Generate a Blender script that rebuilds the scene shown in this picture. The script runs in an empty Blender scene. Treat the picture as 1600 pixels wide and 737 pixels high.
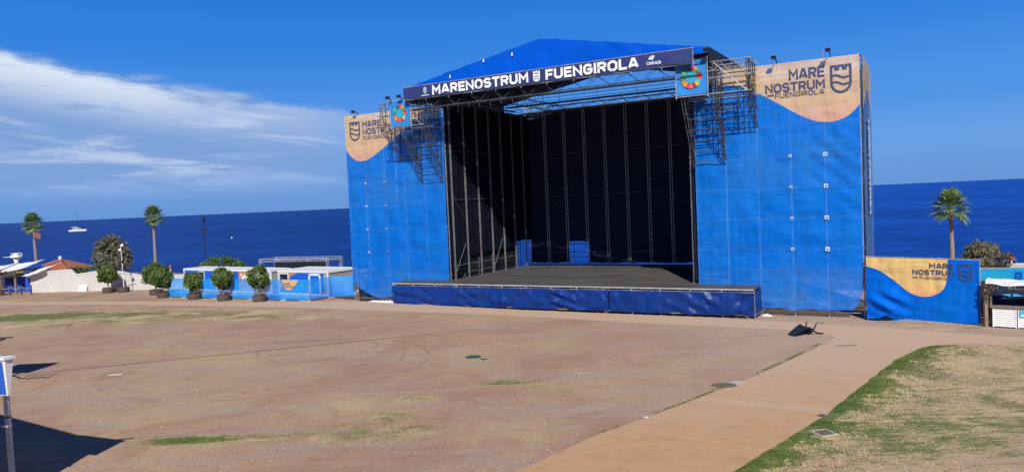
import bpy, math, random
from math import sin, cos, pi, radians, tan, sqrt
import numpy as np
random.seed(7)
RN = np.random.RandomState(11)
SC = bpy.context.scene
COL = SC.collection

# ------------------------------------------------------------------ camera, sky, sun
F, ROLL, PITCH, CAMZ = 1184.8, 0.0441, 0.0460, 8.014
cam = bpy.data.cameras.new("camera"); cam.sensor_width = 36; cam.lens = 36 * F / 1600
cam.clip_start = 0.1; cam.clip_end = 120000
camo = bpy.data.objects.new("camera", cam); COL.objects.link(camo)
from mathutils import Matrix, Vector, Euler
camo.matrix_world = (Matrix.Translation((0, 0, CAMZ)) @ Matrix.Rotation(radians(90) - PITCH, 4, 'X') @ Matrix.Rotation(-ROLL, 4, 'Z'))
SC.camera = camo
SC.view_settings.view_transform = 'Standard'; SC.view_settings.look = 'None'
SC.view_settings.exposure = 0.0; SC.view_settings.gamma = 1.0; SC.view_settings.use_curve_mapping = False
SUN_EL, SUN_AZ = radians(37.5), radians(1.0)      # light travels towards +Y, a touch towards +X
sun = bpy.data.lights.new("sun", 'SUN'); sun.energy = 5.0; sun.angle = radians(0.53); sun.color = (1.0, 0.95, 0.87)
suno = bpy.data.objects.new("sun", sun); COL.objects.link(suno)
suno.rotation_euler = (radians(90) - SUN_EL, 0, -SUN_AZ); suno.location = (0, -40, 60)

def build_world():
    w = bpy.data.worlds.new("World"); SC.world = w; w.use_nodes = True
    nt = w.node_tree; N = nt.nodes; L = nt.links; N.clear()
    out = N.new('ShaderNodeOutputWorld'); bg = N.new('ShaderNodeBackground'); bg.inputs['Strength'].default_value = 0.125
    sky = N.new('ShaderNodeTexSky'); sky.sky_type = 'NISHITA'; sky.sun_disc = False
    sky.sun_elevation = SUN_EL; sky.sun_rotation = pi + SUN_AZ; sky.altitude = 0; sky.air_density = 1.0; sky.dust_density = 0.35; sky.ozone_density = 3.2
    hs = N.new('ShaderNodeHueSaturation'); hs.inputs['Saturation'].default_value = 1.28; hs.inputs['Value'].default_value = 1.0
    L.new(sky.outputs[0], hs.inputs['Color'])
    STR = bg.inputs['Strength'].default_value
    ramp = N.new('ShaderNodeValToRGB'); cr = ramp.color_ramp; cr.interpolation = 'EASE'
    pts = [(0.0, (.118, .292, .690)), (.10, (.122, .330, .770)), (.20, (.072, .285, .785)), (.40, (.028, .208, .735)), (.55, (.012, .145, .62)), (1.0, (.004, .034, .17))]
    while len(cr.elements) < len(pts): cr.elements.new(.5)
    for e, (p, c) in zip(cr.elements, pts): e.position = p; e.color = (*c, 1)
    tc = N.new('ShaderNodeTexCoord'); sp = N.new('ShaderNodeSeparateXYZ'); L.new(tc.outputs['Generated'], sp.inputs[0])
    def m(op, a, b=None, c=None, clamp=False):
        n = N.new('ShaderNodeMath'); n.operation = op; n.use_clamp = clamp
        for i, q in enumerate((a, b, c)):
            if q is None: continue
            if isinstance(q, (int, float)): n.inputs[i].default_value = q
            else: L.new(q, n.inputs[i])
        return n.outputs[0]
    def rng(v, a, b, c=0.0, d=1.0):
        n = N.new('ShaderNodeMapRange'); n.interpolation_type = 'SMOOTHSTEP'; L.new(v, n.inputs[0])
        for i, q in enumerate((a, b, c, d)): n.inputs[i + 1].default_value = q
        return n.outputs[0]
    elr = m('ARCSINE', sp.outputs[2]); L.new(m('DIVIDE', elr, 0.55, clamp=True), ramp.inputs[0])
    rs = N.new('ShaderNodeVectorMath'); rs.operation = 'SCALE'; L.new(ramp.outputs[0], rs.inputs[0]); rs.inputs['Scale'].default_value = 1 / STR
    skymix = N.new('ShaderNodeMix'); skymix.data_type = 'RGBA'; L.new(rng(elr, 1.4, 0.6, 0.75, 0.97), skymix.inputs[0])
    L.new(hs.outputs[0], skymix.inputs[6]); L.new(rs.outputs[0], skymix.inputs[7])
    az = m('ARCTAN2', sp.outputs[0], sp.outputs[1]); el = m('ARCSINE', sp.outputs[2])
    # streaky cloud bank low over the sea: noise in azimuth and elevation of the sky
    tilt = m('ADD', el, m('MULTIPLY', az, 0.045))
    cb = N.new('ShaderNodeCombineXYZ'); L.new(m('MULTIPLY', az, 5.0), cb.inputs[0]); L.new(m('MULTIPLY', tilt, 34.0), cb.inputs[1])
    n1 = N.new('ShaderNodeTexNoise'); n1.inputs['Scale'].default_value = 1.0; n1.inputs['Detail'].default_value = 8; n1.inputs['Roughness'].default_value = 0.62
    n1.inputs['Distortion'].default_value = 0.5
    L.new(cb.outputs[0], n1.inputs['Vector'])
    cb2 = N.new('ShaderNodeCombineXYZ'); L.new(m('MULTIPLY', az, 11.0), cb2.inputs[0]); L.new(m('MULTIPLY', tilt, 55.0), cb2.inputs[1]); cb2.inputs[2].default_value = 4.0
    n2 = N.new('ShaderNodeTexNoise'); n2.inputs['Scale'].default_value = 1.0; n2.inputs['Detail'].default_value = 7; n2.inputs['Roughness'].default_value = 0.6
    L.new(cb2.outputs[0], n2.inputs['Vector'])
    azw = m('MULTIPLY', rng(az, -0.08, -0.32), rng(az, -1.5, -0.9))
    # upper edge of the bank, sloping down to the right; ragged by the noise
    top = m('SUBTRACT', 0.192, m('MULTIPLY', m('ADD', az, 0.595), 0.17))
    d = m('SUBTRACT', m('ADD', top, m('MULTIPLY', m('SUBTRACT', n2.outputs[0], 0.5), 0.035)), el)
    edge = rng(d, -0.003, 0.012)
    low = rng(el, 0.004, 0.060)
    band = m('MULTIPLY', edge, low)
    bright = m('MULTIPLY', m('MULTIPLY', rng(d, 0.0, 0.014), rng(d, 0.075, 0.015)), rng(az, -0.30, -0.48, 0.35, 1.0))   # the lit crest of the bank
    a1 = m('MULTIPLY', rng(n1.outputs[0], 0.34, 0.64), band)
    a2 = m('MULTIPLY', m('MULTIPLY', rng(n2.outputs[0], 0.22, 0.55), bright), 1.0)
    veil = m('MULTIPLY', band, m('MULTIPLY', 0.95, rng(n1.outputs[0], 0.15, 0.45, 0.70, 1.0)))
    alpha = m('MULTIPLY', m('MAXIMUM', m('MAXIMUM', m('MULTIPLY', a1, 0.75), a2), veil), azw, clamp=True)
    # faint streaks further right and close to the horizon
    far = m('MULTIPLY', m('MULTIPLY', rng(n1.outputs[0], 0.45, 0.75), rng(el, 0.16, 0.05)), m('MULTIPLY', rng(el, -0.01, 0.03), rng(az, 0.1, -0.35)))
    alpha = m('MAXIMUM', alpha, m('MULTIPLY', far, 0.3))
    ccol = N.new('ShaderNodeMix'); ccol.data_type = 'RGBA'; L.new(m('MAXIMUM', a2, m('MULTIPLY', rng(n1.outputs[0], 0.47, 0.66), m('MULTIPLY', band, 0.55)), clamp=True), ccol.inputs[0])
    ccol.inputs[6].default_value = (1.75, 2.95, 5.5, 1); ccol.inputs[7].default_value = (5.8, 6.4, 7.4, 1)
    mx = N.new('ShaderNodeMix'); mx.data_type = 'RGBA'; L.new(alpha, mx.inputs[0]); L.new(skymix.outputs[2], mx.inputs[6]); L.new(ccol.outputs[2], mx.inputs[7])
    L.new(mx.outputs[2], bg.inputs['Color']); L.new(bg.outputs[0], out.inputs[0])
build_world()

# ------------------------------------------------------------------ helpers
YAW, OX, OY = 0.5129, -14.267, 67.371               # the stage front: its left corner and its turn
SROT = Matrix.Rotation(-YAW, 4, 'Z')
def S2W(x, y, z=0.0):
    return Vector((OX + x * cos(YAW) + y * sin(YAW), OY - x * sin(YAW) + y * cos(YAW), z))

def tag(o, label=None, cat=None, group=None, kind=None):
    if label: o['label'] = label
    if cat: o['category'] = cat
    if group: o['group'] = group
    if kind: o['kind'] = kind
    return o
def empty(name, loc, label, cat, group=None, rz=0.0):
    o = bpy.data.objects.new(name, None); COL.objects.link(o); o.location = loc; o.rotation_euler = (0, 0, rz); o.empty_display_size = 0.2
    return tag(o, label, cat, group)
def sthing(name, x, y, z, label, cat, group=None):     # a thing whose parts are drawn along the stage front
    return empty(name, S2W(x, y, z), label, cat, group, -YAW)
def copy_tree(o, parent=None):
    c = o.copy(); COL.objects.link(c); c.parent = parent
    for ch in list(o.children): copy_tree(ch, c)
    return c

class MB:
    def __init__(s): s.v = []; s.f = []; s.m = []
    def face(s, pts, m=0):
        i = len(s.v); s.v += [tuple(p) for p in pts]; s.f.append(tuple(range(i, i + len(pts)))); s.m.append(m); return s
    def box(s, x0, y0, z0, x1, y1, z1, m=0):
        i = len(s.v)
        s.v += [(x0, y0, z0), (x1, y0, z0), (x1, y1, z0), (x0, y1, z0), (x0, y0, z1), (x1, y0, z1), (x1, y1, z1), (x0, y1, z1)]
        for q in ((0, 3, 2, 1), (4, 5, 6, 7), (0, 1, 5, 4), (1, 2, 6, 5), (2, 3, 7, 6), (3, 0, 4, 7)):
            s.f.append(tuple(i + k for k in q)); s.m.append(m)
        return s
    def hexa(s, p, m=0):       # eight corners, lower four then upper four
        i = len(s.v); s.v += [tuple(q) for q in p]
        for q in ((0, 3, 2, 1), (4, 5, 6, 7), (0, 1, 5, 4), (1, 2, 6, 5), (2, 3, 7, 6), (3, 0, 4, 7)):
            s.f.append(tuple(i + k for k in q)); s.m.append(m)
        return s
    def tube(s, a, b, r, n=6, m=0, r2=None, cap=True):
        a = Vector(a); b = Vector(b); d = (b - a)
        if d.length < 1e-6: return s
        d.normalize(); u = d.orthogonal().normalized(); w = d.cross(u); r2 = r if r2 is None else r2
        i = len(s.v)
        for c, q in ((a, r), (b, r2)):
            for k in range(n):
                t = 2 * pi * k / n; s.v.append(tuple(c + u * (q * cos(t)) + w * (q * sin(t))))
        for k in range(n):
            k2 = (k + 1) % n; s.f.append((i + k, i + k2, i + n + k2, i + n + k)); s.m.append(m)
        if cap:
            s.f.append(tuple(i + n + k for k in range(n))); s.m.append(m)
            s.f.append(tuple(i + n - 1 - k for k in range(n))); s.m.append(m)
        return s
    def path(s, pts, r, n=5, m=0):
        for a, b in zip(pts, pts[1:]): s.tube(a, b, r, n, m)
        return s
    def lathe(s, prof, n=14, c=(0, 0, 0), m=0):
        i = len(s.v)
        for (r, z) in prof:
            for k in range(n):
                t = 2 * pi * k / n; s.v.append((c[0] + r * cos(t), c[1] + r * sin(t), c[2] + z))
        for j in range(len(prof) - 1):
            for k in range(n):
                k2 = (k + 1) % n; s.f.append((i + j * n + k, i + j * n + k2, i + (j + 1) * n + k2, i + (j + 1) * n + k)); s.m.append(m)
        s.f.append(tuple(i + (len(prof) - 1) * n + k for k in range(n))); s.m.append(m)
        return s
    def grid(s, P, m=0, mf=None):   # P[j][i] points
        nj, ni = len(P), len(P[0]); i0 = len(s.v)
        for r in P: s.v += [tuple(q) for q in r]
        for j in range(nj - 1):
            for i in range(ni - 1):
                a = i0 + j * ni + i; s.f.append((a, a + 1, a + ni + 1, a + ni)); s.m.append(mf(j, i) if mf else m)
        return s
    def build(s, name, mats, parent=None, smooth=False, loc=None, rz=0.0):
        me = bpy.data.meshes.new(name); me.from_pydata(s.v, [], s.f)
        if not isinstance(mats, (list, tuple)): mats = [mats]
        for q in mats: me.materials.append(q)
        me.polygons.foreach_set('material_index', s.m)
        if smooth: me.polygons.foreach_set('use_smooth', [True] * len(s.f))
        me.update(); o = bpy.data.objects.new(name, me); COL.objects.link(o)
        if parent: o.parent = parent
        if loc is not None: o.location = loc; o.rotation_euler = (0, 0, rz)
        return o

def lerp_pts(P, x):
    if x <= P[0][0]: return P[0][1]
    for (a, b), (c, d) in zip(P, P[1:]):
        if x <= c: return b + (d - b) * (x - a) / max(c - a, 1e-9)
    return P[-1][1]
def smooth_pts(P, x):          # Catmull-Rom through the points
    if x <= P[0][0]: return P[0][1]
    if x >= P[-1][0]: return P[-1][1]
    for i in range(len(P) - 1):
        if x <= P[i + 1][0]:
            x0, y0 = P[i]; x1, y1 = P[i + 1]
            m0 = (y1 - P[i - 1][1]) / (x1 - P[i - 1][0]) if i else (y1 - y0) / (x1 - x0)
            m1 = (P[i + 2][1] - y0) / (P[i + 2][0] - x0) if i + 2 < len(P) else (y1 - y0) / (x1 - x0)
            h = x1 - x0; t = (x - x0) / h
            return (2*t**3 - 3*t*t + 1)*y0 + (t**3 - 2*t*t + t)*h*m0 + (-2*t**3 + 3*t*t)*y1 + (t**3 - t*t)*h*m1
from mathutils import noise as MN
def nz(x, y, z=0.0): return MN.noise(Vector((x, y, z)))

# ------------------------------------------------------------------ materials
def lin(c): return tuple(((q / 255) / 12.92 if q / 255 <= 0.04045 else ((q / 255 + 0.055) / 1.055) ** 2.4) for q in c)
class NT:
    def __init__(s, name):
        s.mat = bpy.data.materials.new(name); s.mat.use_nodes = True; s.nt = s.mat.node_tree
        s.b = s.nt.nodes['Principled BSDF']; s.out = s.nt.nodes['Material Output']
    def n(s, t, **k):
        q = s.nt.nodes.new(t)
        for a, b in k.items(): setattr(q, a, b)
        return q
    def l(s, a, b): s.nt.links.new(a, b)
    def m(s, op, a, b=None, c=None, clamp=False):
        n = s.n('ShaderNodeMath', operation=op, use_clamp=clamp)
        for i, q in enumerate((a, b, c)):
            if q is None: continue
            if isinstance(q, (int, float)): n.inputs[i].default_value = q
            else: s.l(q, n.inputs[i])
        return n.outputs[0]
    def noise(s, scale, detail=4, rough=0.55, vec=None, dist=0.0):
        n = s.n('ShaderNodeTexNoise'); n.inputs['Scale'].default_value = scale; n.inputs['Detail'].default_value = detail
        n.inputs['Roughness'].default_value = rough; n.inputs['Distortion'].default_value = dist
        if vec is not None: s.l(vec, n.inputs['Vector'])
        return n.outputs['Fac']
    def rng(s, v, a, b, c=0.0, d=1.0, smooth=True):
        n = s.n('ShaderNodeMapRange'); n.interpolation_type = 'SMOOTHSTEP' if smooth else 'LINEAR'; s.l(v, n.inputs[0])
        for i, q in enumerate((a, b, c, d)): n.inputs[i + 1].default_value = q
        return n.outputs[0]
    def mix(s, f, a, b, blend='MIX'):
        n = s.n('ShaderNodeMix', data_type='RGBA', blend_type=blend)
        if isinstance(f, (int, float)): n.inputs[0].default_value = f
        else: s.l(f, n.inputs[0])
        for i, q in ((6, a), (7, b)):
            if isinstance(q, tuple): n.inputs[i].default_value = (*q[:3], 1)
            else: s.l(q, n.inputs[i])
        return n.outputs[2]
    def scale(s, col, f):
        n = s.n('ShaderNodeVectorMath', operation='SCALE')
        if isinstance(col, tuple): n.inputs[0].default_value = col[:3]
        else: s.l(col, n.inputs[0])
        s.l(f, n.inputs['Scale']); return n.outputs[0]
    def bump(s, h, strength=0.3, dist=0.05):
        n = s.n('ShaderNodeBump'); n.inputs['Strength'].default_value = strength; n.inputs['Distance'].default_value = dist
        s.l(h, n.inputs['Height']); s.l(n.outputs[0], s.b.inputs['Normal'])
    def obj(s): return s.n('ShaderNodeTexCoord').outputs['Object']
def mat(name, c, rough=0.6, var=0.12, scale=2.0, bump=0.0, bscale=None, metal=0.0, spec=0.4, fine=None):
    t = NT(name); o = t.obj(); f = t.noise(scale, 6, 0.6, o)
    k = t.rng(f, 0.25, 0.75, 1 - var, 1 + var, False)
    col = t.scale(c, k)
    if fine:
        f2 = t.noise(fine, 3, 0.6, o); col = t.scale(col, t.rng(f2, 0.3, 0.7, 1 - var, 1 + var, False))
    t.l(col, t.b.inputs['Base Color']); t.b.inputs['Roughness'].default_value = rough; t.b.inputs['Metallic'].default_value = metal
    t.b.inputs['Specular IOR Level'].default_value = spec
    if bump: t.bump(t.noise(bscale or scale * 4, 5, 0.6, o), bump, 0.05)
    return t.mat
def leafmat(name, c, c2):
    t = NT(name); o = t.obj(); f = t.noise(1.4, 3, 0.6, o)
    col = t.mix(t.rng(f, 0.35, 0.65), c, c2)
    f2 = t.noise(9.0, 2, 0.6, o); col = t.scale(col, t.rng(f2, 0.3, 0.7, 0.65, 1.35, False))
    t.l(col, t.b.inputs['Base Color']); t.b.inputs['Roughness'].default_value = 0.55; t.b.inputs['Specular IOR Level'].default_value = 0.3
    return t.mat
def meshmat(name, c, seam=2.07, seamx=0.0, lift=2.0, grad=None, alpha=0.12, seams=True, c2=None):
    """printed scaffold mesh: lines of seams and eyelets along each bay and lift, slightly see-through weave"""
    t = NT(name); o = t.obj(); sp = t.n('ShaderNodeSeparateXYZ'); t.l(o, sp.inputs[0])
    if grad:
        ramp = t.rng(sp.outputs[2], grad[0], grad[1]); col = t.mix(ramp, grad[2], c)
    else:
        f = t.noise(0.35, 4, 0.55, o); col = t.mix(t.rng(f, 0.35, 0.7), c, c2 or tuple(q * 1.12 for q in c))
    if not grad and seams:      # sun-bleached, dusty areas of the weave
        f3 = t.noise(0.28, 5, 0.6, t.m and o, 0.8); fade = tuple(.62 * q + .38 * w for q, w in zip(c, (.05, .26, .58)))
        col = t.mix(t.m('MULTIPLY', t.rng(f3, 0.46, 0.66), 0.75), col, fade)
        dz = t.rng(sp.outputs[2], 4.5, 0.6); col = t.mix(t.m('MULTIPLY', t.m('MULTIPLY', dz, t.rng(t.noise(0.5, 4, 0.6, o), 0.45, 0.65)), 0.30), col, (0.10, 0.20, 0.44))
    cb = t.n('ShaderNodeMapping'); cb.inputs['Scale'].default_value = (1.5, 1.5, 0.4); t.l(o, cb.inputs[0])
    f2 = t.noise(1.1, 5, 0.55, cb.outputs[0]); col = t.scale(col, t.rng(f2, 0.25, 0.75, 0.90, 1.10, False))
    if seams:
        fx = t.m('ABSOLUTE', t.m('SUBTRACT', t.m('FRACT', t.m('ADD', t.m('DIVIDE', sp.outputs[0], seam), 0.5 - seamx)), 0.5))
        sag = t.m('MULTIPLY', t.m('SUBTRACT', t.noise(0.45, 2, 0.5, o), 0.5), 0.35)
        fz = t.m('ABSOLUTE', t.m('SUBTRACT', t.m('FRACT', t.m('ADD', t.m('DIVIDE', t.m('ADD', sp.outputs[2], sag), lift), 0.45)), 0.5))
        lx = t.rng(fx, 0.010, 0.028, 1, 0); lz = t.rng(fz, 0.008, 0.022, 1, 0)
        nn = t.noise(1.1, 3, 0.6, o)
        ln = t.m('MULTIPLY', t.m('MAXIMUM', lx, t.m('MULTIPLY', lz, 0.5)), t.rng(nn, 0.35, 0.62, 0.1, 1.0))
        col = t.mix(t.m('MULTIPLY', ln, 0.20), col, (0.30, 0.52, 0.85) if not grad else (0.85, 0.66, 0.42))
    t.l(col, t.b.inputs['Base Color']); t.b.inputs['Roughness'].default_value = 0.55; t.b.inputs['Specular IOR Level'].default_value = 0.06
    cd = t.n('ShaderNodeMapping'); cd.inputs['Rotation'].default_value = (0, .7, 0); cd.inputs['Scale'].default_value = (0.35, 1, 1.6); t.l(o, cd.inputs[0])
    ce = t.n('ShaderNodeMapping'); ce.inputs['Rotation'].default_value = (0, -.75, 0); ce.inputs['Scale'].default_value = (0.3, 1, 1.5); t.l(o, ce.inputs[0])
    hgt = t.m('ADD', t.m('MULTIPLY', t.noise(1.3, 2, 0.45, cb.outputs[0]), .7), t.m('ADD', t.noise(0.8, 3, 0.45, cd.outputs[0], 0.5), t.noise(0.7, 3, 0.45, ce.outputs[0], 0.5)))
    t.bump(hgt, 0.38, 0.30)
    if alpha:
        tr = t.n('ShaderNodeBsdfTransparent'); ms = t.n('ShaderNodeMixShader'); ms.inputs[0].default_value = 1 - alpha
        t.l(tr.outputs[0], ms.inputs[1]); t.l(t.b.outputs[0], ms.inputs[2]); t.l(ms.outputs[0], t.out.inputs['Surface'])
    return t.mat

M = {}
BLUE = (0.0010, 0.160, 0.68)
M['mesh_blue'] = meshmat('blue printed mesh', BLUE, alpha=0.27, c2=(0.005, 0.185, 0.70))
M['mesh_blue_plain'] = meshmat('blue back mesh', (0.002, 0.030, 0.15), alpha=0.2, seams=False)
M['mesh_tan'] = meshmat('tan printed mesh', (0.74, 0.52, 0.28), grad=(12.0, 13.9, (0.80, 0.43, 0.28)), alpha=0.32)
M['mesh_side'] = meshmat('pale back print mesh', (0.09, 0.20, 0.45), alpha=0.32)
M['mesh_side_tan'] = meshmat('pale tan back print mesh', (0.50, 0.36, 0.21), alpha=0.28, seams=False)
M['fence_blue'] = meshmat('blue banner print', (0.0006, 0.115, 0.66), alpha=0.0, seams=False, c2=(0.002, 0.145, 0.62))
M['fence_tan'] = meshmat('tan banner print', (0.76, 0.52, 0.20), alpha=0.0, seams=False, grad=(1.3, 2.3, (0.74, 0.36, 0.17)))
M['fence_mesh'] = meshmat('see-through blue fence mesh', (0.006, 0.21, 0.74), alpha=0.22, seams=False, c2=(0.03, 0.34, 0.80))
M['fence_teal'] = meshmat('teal banner print', (0.02, 0.40, 0.58), alpha=0.0, seams=False, c2=(0.01, 0.28, 0.68))
M['navy_print'] = mat('navy print', lin((62, 68, 102)), 0.7, 0.08)
M['navy_banner'] = mat('navy banner vinyl', (0.028, 0.042, 0.155), 0.45, 0.12, 1.2, 0.35, 3)
M['white_print'] = mat('white print', (0.82, 0.84, 0.86), 0.6, 0.04)
M['faded_print'] = mat('faded pale print', (0.50, 0.60, 0.74), 0.7, 0.15)
M['skirt_blue'] = mat('royal blue stage skirt', (0.004, 0.032, 0.195), 0.38, 0.10, 0.8, 0.3, 2.5, spec=.25)
M['roof_tarp'] = mat('blue roof tarpaulin', (0.001, 0.088, 0.57), 0.5, 0.08, 0.7, 0.25, 1.8, spec=.06)
M['black_cloth'] = mat('black drape cloth', (0.0155, 0.0225, 0.055), 0.9, 0.25, 1.0, 0.2, 3, spec=0.1)
M['dimmed_black_cloth'] = mat('dimmed black drape cloth', (0.0070, 0.0095, 0.021), 0.95, 0.2, 1.0, 0.2, 3, spec=0.05)  # drape cloth darkened to weaken the sunlit wedge on the far side wall
M['black_tarp'] = mat('black tarpaulin', (0.012, 0.012, 0.018), 0.6, 0.25, 1.0, 0.3, 3)
M['steel'] = mat('galvanised scaffold tube', (0.36, 0.37, 0.39), 0.45, 0.30, 1.3, metal=0.25, fine=7)
M['alu'] = mat('aluminium truss', (0.50, 0.51, 0.52), 0.4, 0.25, 1.3, metal=0.25, fine=7)
M['dark_steel'] = mat('weathered dark scaffold tube', (0.085, 0.092, 0.110), 0.55, 0.4, 0.8, metal=0.2, fine=5)
M['dimmed_steel'] = mat('dimmed grey tube', (0.17, 0.17, 0.18), 0.5, 0.35, 1.0, metal=0.2, fine=6)  # shade put into the steel colour so inner tubes and poles look dim
M['black_plastic'] = mat('black plastic', (0.015, 0.016, 0.020), 0.5, 0.2)
M['black_metal'] = mat('black painted metal', (0.02, 0.02, 0.024), 0.45, 0.2)
M['white_paint'] = mat('white painted metal', (0.78, 0.78, 0.76), 0.45, 0.06, 1.5, fine=12)
M['white_wall'] = mat('whitewashed wall', (0.54, 0.52, 0.50), 0.85, 0.10, 0.5, 0.3, 5, fine=6)
M['grey_panel'] = mat('grey panel', (0.34, 0.34, 0.35), 0.6, 0.08)
M['tan_panel'] = mat('tan printed panel', (0.50, 0.26, 0.12), 0.6, 0.08)
M['tan_print'] = mat('faded tan print', (0.58, 0.38, 0.20), 0.7, 0.1)
M['blue_panel'] = mat('blue printed panel', (0.006, 0.11, 0.62), 0.55, 0.08)
M['glass_dark'] = mat('dark window glass', (0.02, 0.025, 0.035), 0.15, 0.2, spec=0.6)
M['white_cloth'] = mat('white canvas', (0.78, 0.78, 0.77), 0.8, 0.07, 1.0, 0.3, 4)
M['blue_cloth'] = mat('blue canvas', (0.01, 0.075, 0.45), 0.7, 0.10, 1.0, 0.3, 3)
M['terracotta'] = mat('terracotta tiles', (0.36, 0.13, 0.075), 0.85, 0.22, 2.5, 0.5, 14)
M['wood'] = mat('weathered wood', (0.24, 0.17, 0.11), 0.8, 0.25, 3, 0.3, 12)
M['dark_wood'] = mat('dark stained wood', (0.065, 0.045, 0.035), 0.8, 0.3, 3, 0.3, 12)
M['planter_wood'] = mat('half barrel staves', (0.10, 0.065, 0.048), 0.85, 0.3, 5, 0.4, 14)
M['soil'] = mat('potting soil', (0.05, 0.035, 0.025), 0.95, 0.3, 8)
M['bark'] = mat('grey brown bark', (0.20, 0.165, 0.13), 0.9, 0.25, 4, 0.5, 14)
M['palm_bark'] = mat('palm trunk bark', (0.27, 0.22, 0.175), 0.9, 0.25, 5, 0.5, 16)
M['palm_skirt'] = mat('dry palm leaf bases', (0.23, 0.14, 0.075), 0.9, 0.3, 5, 0.5, 16)
M['leaf_pot'] = leafmat('ficus leaves', (0.045, 0.085, 0.018), (0.14, 0.20, 0.05))
M['leaf_tamarisk'] = leafmat('grey green tamarisk foliage', (0.105, 0.100, 0.066), (0.175, 0.165, 0.115))
M['leaf_bush'] = leafmat('green hedge leaves', (0.045, 0.10, 0.020), (0.10, 0.17, 0.045))
M['leaf_palm'] = leafmat('palm fan leaves', (0.085, 0.145, 0.04), (0.21, 0.28, 0.10))
M['leaf_dry'] = leafmat('olive shrub leaves', (0.10, 0.10, 0.05), (0.17, 0.155, 0.085))
M['rope'] = mat('pale rope', (0.42, 0.36, 0.28), 0.9, 0.15)
M['red'] = mat('red plastic', (0.55, 0.05, 0.03), 0.5, 0.1)
M['flag_red'] = mat('faded red cloth', (0.26, 0.085, 0.06), 0.8, 0.1)
M['wicker'] = mat('grey brown wicker screen', (0.11, 0.085, 0.075), 0.9, 0.3, 6, 0.4, 20)
M['green_lid'] = mat('green valve lid', (0.045, 0.095, 0.080), 0.8, 0.35, 5, fine=20)
M['mossy_lid'] = mat('mossy brown lid', (0.13, 0.13, 0.075), 0.85, 0.4, 5, fine=14)
M['straw'] = mat('dry straw', (0.36, 0.27, 0.13), 0.9, 0.3, 6)
M['grate'] = mat('rusty grey grate', (0.13, 0.10, 0.09), 0.7, 0.3, 6)
M['concrete'] = mat('pale concrete', (0.46, 0.44, 0.41), 0.9, 0.12, 4, 0.3, 16)
M['paper'] = mat('white plastic sheet', (0.75, 0.75, 0.73), 0.6, 0.1, 3, 0.4, 6)
M['blue_sign'] = mat('blue sign face', (0.012, 0.10, 0.56), 0.4, 0.05)
M['cyan_print'] = mat('cyan print', (0.05, 0.42, 0.75), 0.6, 0.05)
M['yellow_print'] = mat('yellow tan print', (0.78, 0.56, 0.17), 0.6, 0.06)
M['pole_grey'] = mat('blue grey painted pole', (0.36, 0.41, 0.48), 0.5, 0.12, 3)

# ------------------------------------------------------------------ lettering: stroke letters cut as flat shapes
def G(w, *st): return (w, st)
GL = {
 'M': G(.86, [(0,0),(0,1),(.5,.38),(1,1),(1,0)]), 'A': G(.80, [(0,0),(.40,1),(.60,1),(1,0)], [(.16,.27),(.84,.27)]),
 'R': G(.68, [(0,0),(0,1),(.78,1),(1,.86),(1,.62),(.78,.46),(0,.46)], [(.5,.46),(1,0)]),
 'E': G(.58, [(1,1),(0,1),(0,0),(1,0)], [(0,.51),(.88,.51)]), 'N': G(.74, [(0,0),(0,1),(1,0),(1,1)]),
 'O': G(.76, [(.28,0),(.72,0),(1,.22),(1,.78),(.72,1),(.28,1),(0,.78),(0,.22),(.28,0),(.5,0)]),
 'S': G(.66, [(1,.80),(.78,1),(.22,1),(0,.83),(0,.66),(.22,.53),(.78,.48),(1,.34),(1,.17),(.78,0),(.22,0),(0,.20)]),
 'T': G(.68, [(0,1),(1,1)], [(.5,1),(.5,0)]), 'U': G(.72, [(0,1),(0,.22),(.24,0),(.76,0),(1,.22),(1,1)]),
 'F': G(.58, [(0,0),(0,1),(1,1)], [(0,.48),(.86,.48)]), 'L': G(.56, [(0,1),(0,0),(1,0)]), 'I': G(0.0, [(0,0),(0,1)]),
 'G': G(.72, [(1,.80),(.76,1),(.24,1),(0,.78),(0,.22),(.24,0),(.76,0),(1,.22),(1,.47),(.55,.47)]),
 'W': G(1.0, [(0,1),(.25,0),(.5,.75),(.75,0),(1,1)]),
 'n': G(.46, [(0,0),(0,.7)], [(0,.5),(.3,.7),(.75,.7),(1,.5),(1,0)]), 'i': G(0, [(0,0),(0,.68)], [(0,.86),(0,1)]),
 'c': G(.42, [(1,.7),(.25,.7),(0,.5),(0,.2),(.25,0),(1,0)]), 'a': G(.44, [(0,.7),(.75,.7),(1,.5),(1,0),(.2,0),(0,.2),(.2,.4),(1,.4)]),
 'j': G(.2, [(1,.68),(1,-.1),(0,-.28)], [(1,.86),(1,1)]),
}
def ribbon(mb, pts, h, dep, plane, m=0):
    n = len(pts); Lp = []; Rp = []
    for i in range(n):
        if i == 0: d = Vector(pts[1]) - Vector(pts[0]); q = d.normalized(); nrm = Vector((-q.y, q.x)); k = 1; ext = 0
        elif i == n - 1: d = Vector(pts[-1]) - Vector(pts[-2]); q = d.normalized(); nrm = Vector((-q.y, q.x)); k = 1
        else:
            a = (Vector(pts[i]) - Vector(pts[i-1])).normalized(); b = (Vector(pts[i+1]) - Vector(pts[i])).normalized()
            na = Vector((-a.y, a.x)); nb = Vector((-b.y, b.x)); nrm = (na + nb)
            if nrm.length < 1e-4: nrm = na
            nrm.normalize(); k = min(1 / max(nrm.dot(na), 0.35), 2.0)
        p = Vector(pts[i]); Lp.append(p + nrm * h * k); Rp.append(p - nrm * h * k)
    for i in range(n - 1):
        mb.face([plane(*Rp[i], dep), plane(*Rp[i+1], dep), plane(*Lp[i+1], dep), plane(*Lp[i], dep)], m)
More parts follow.
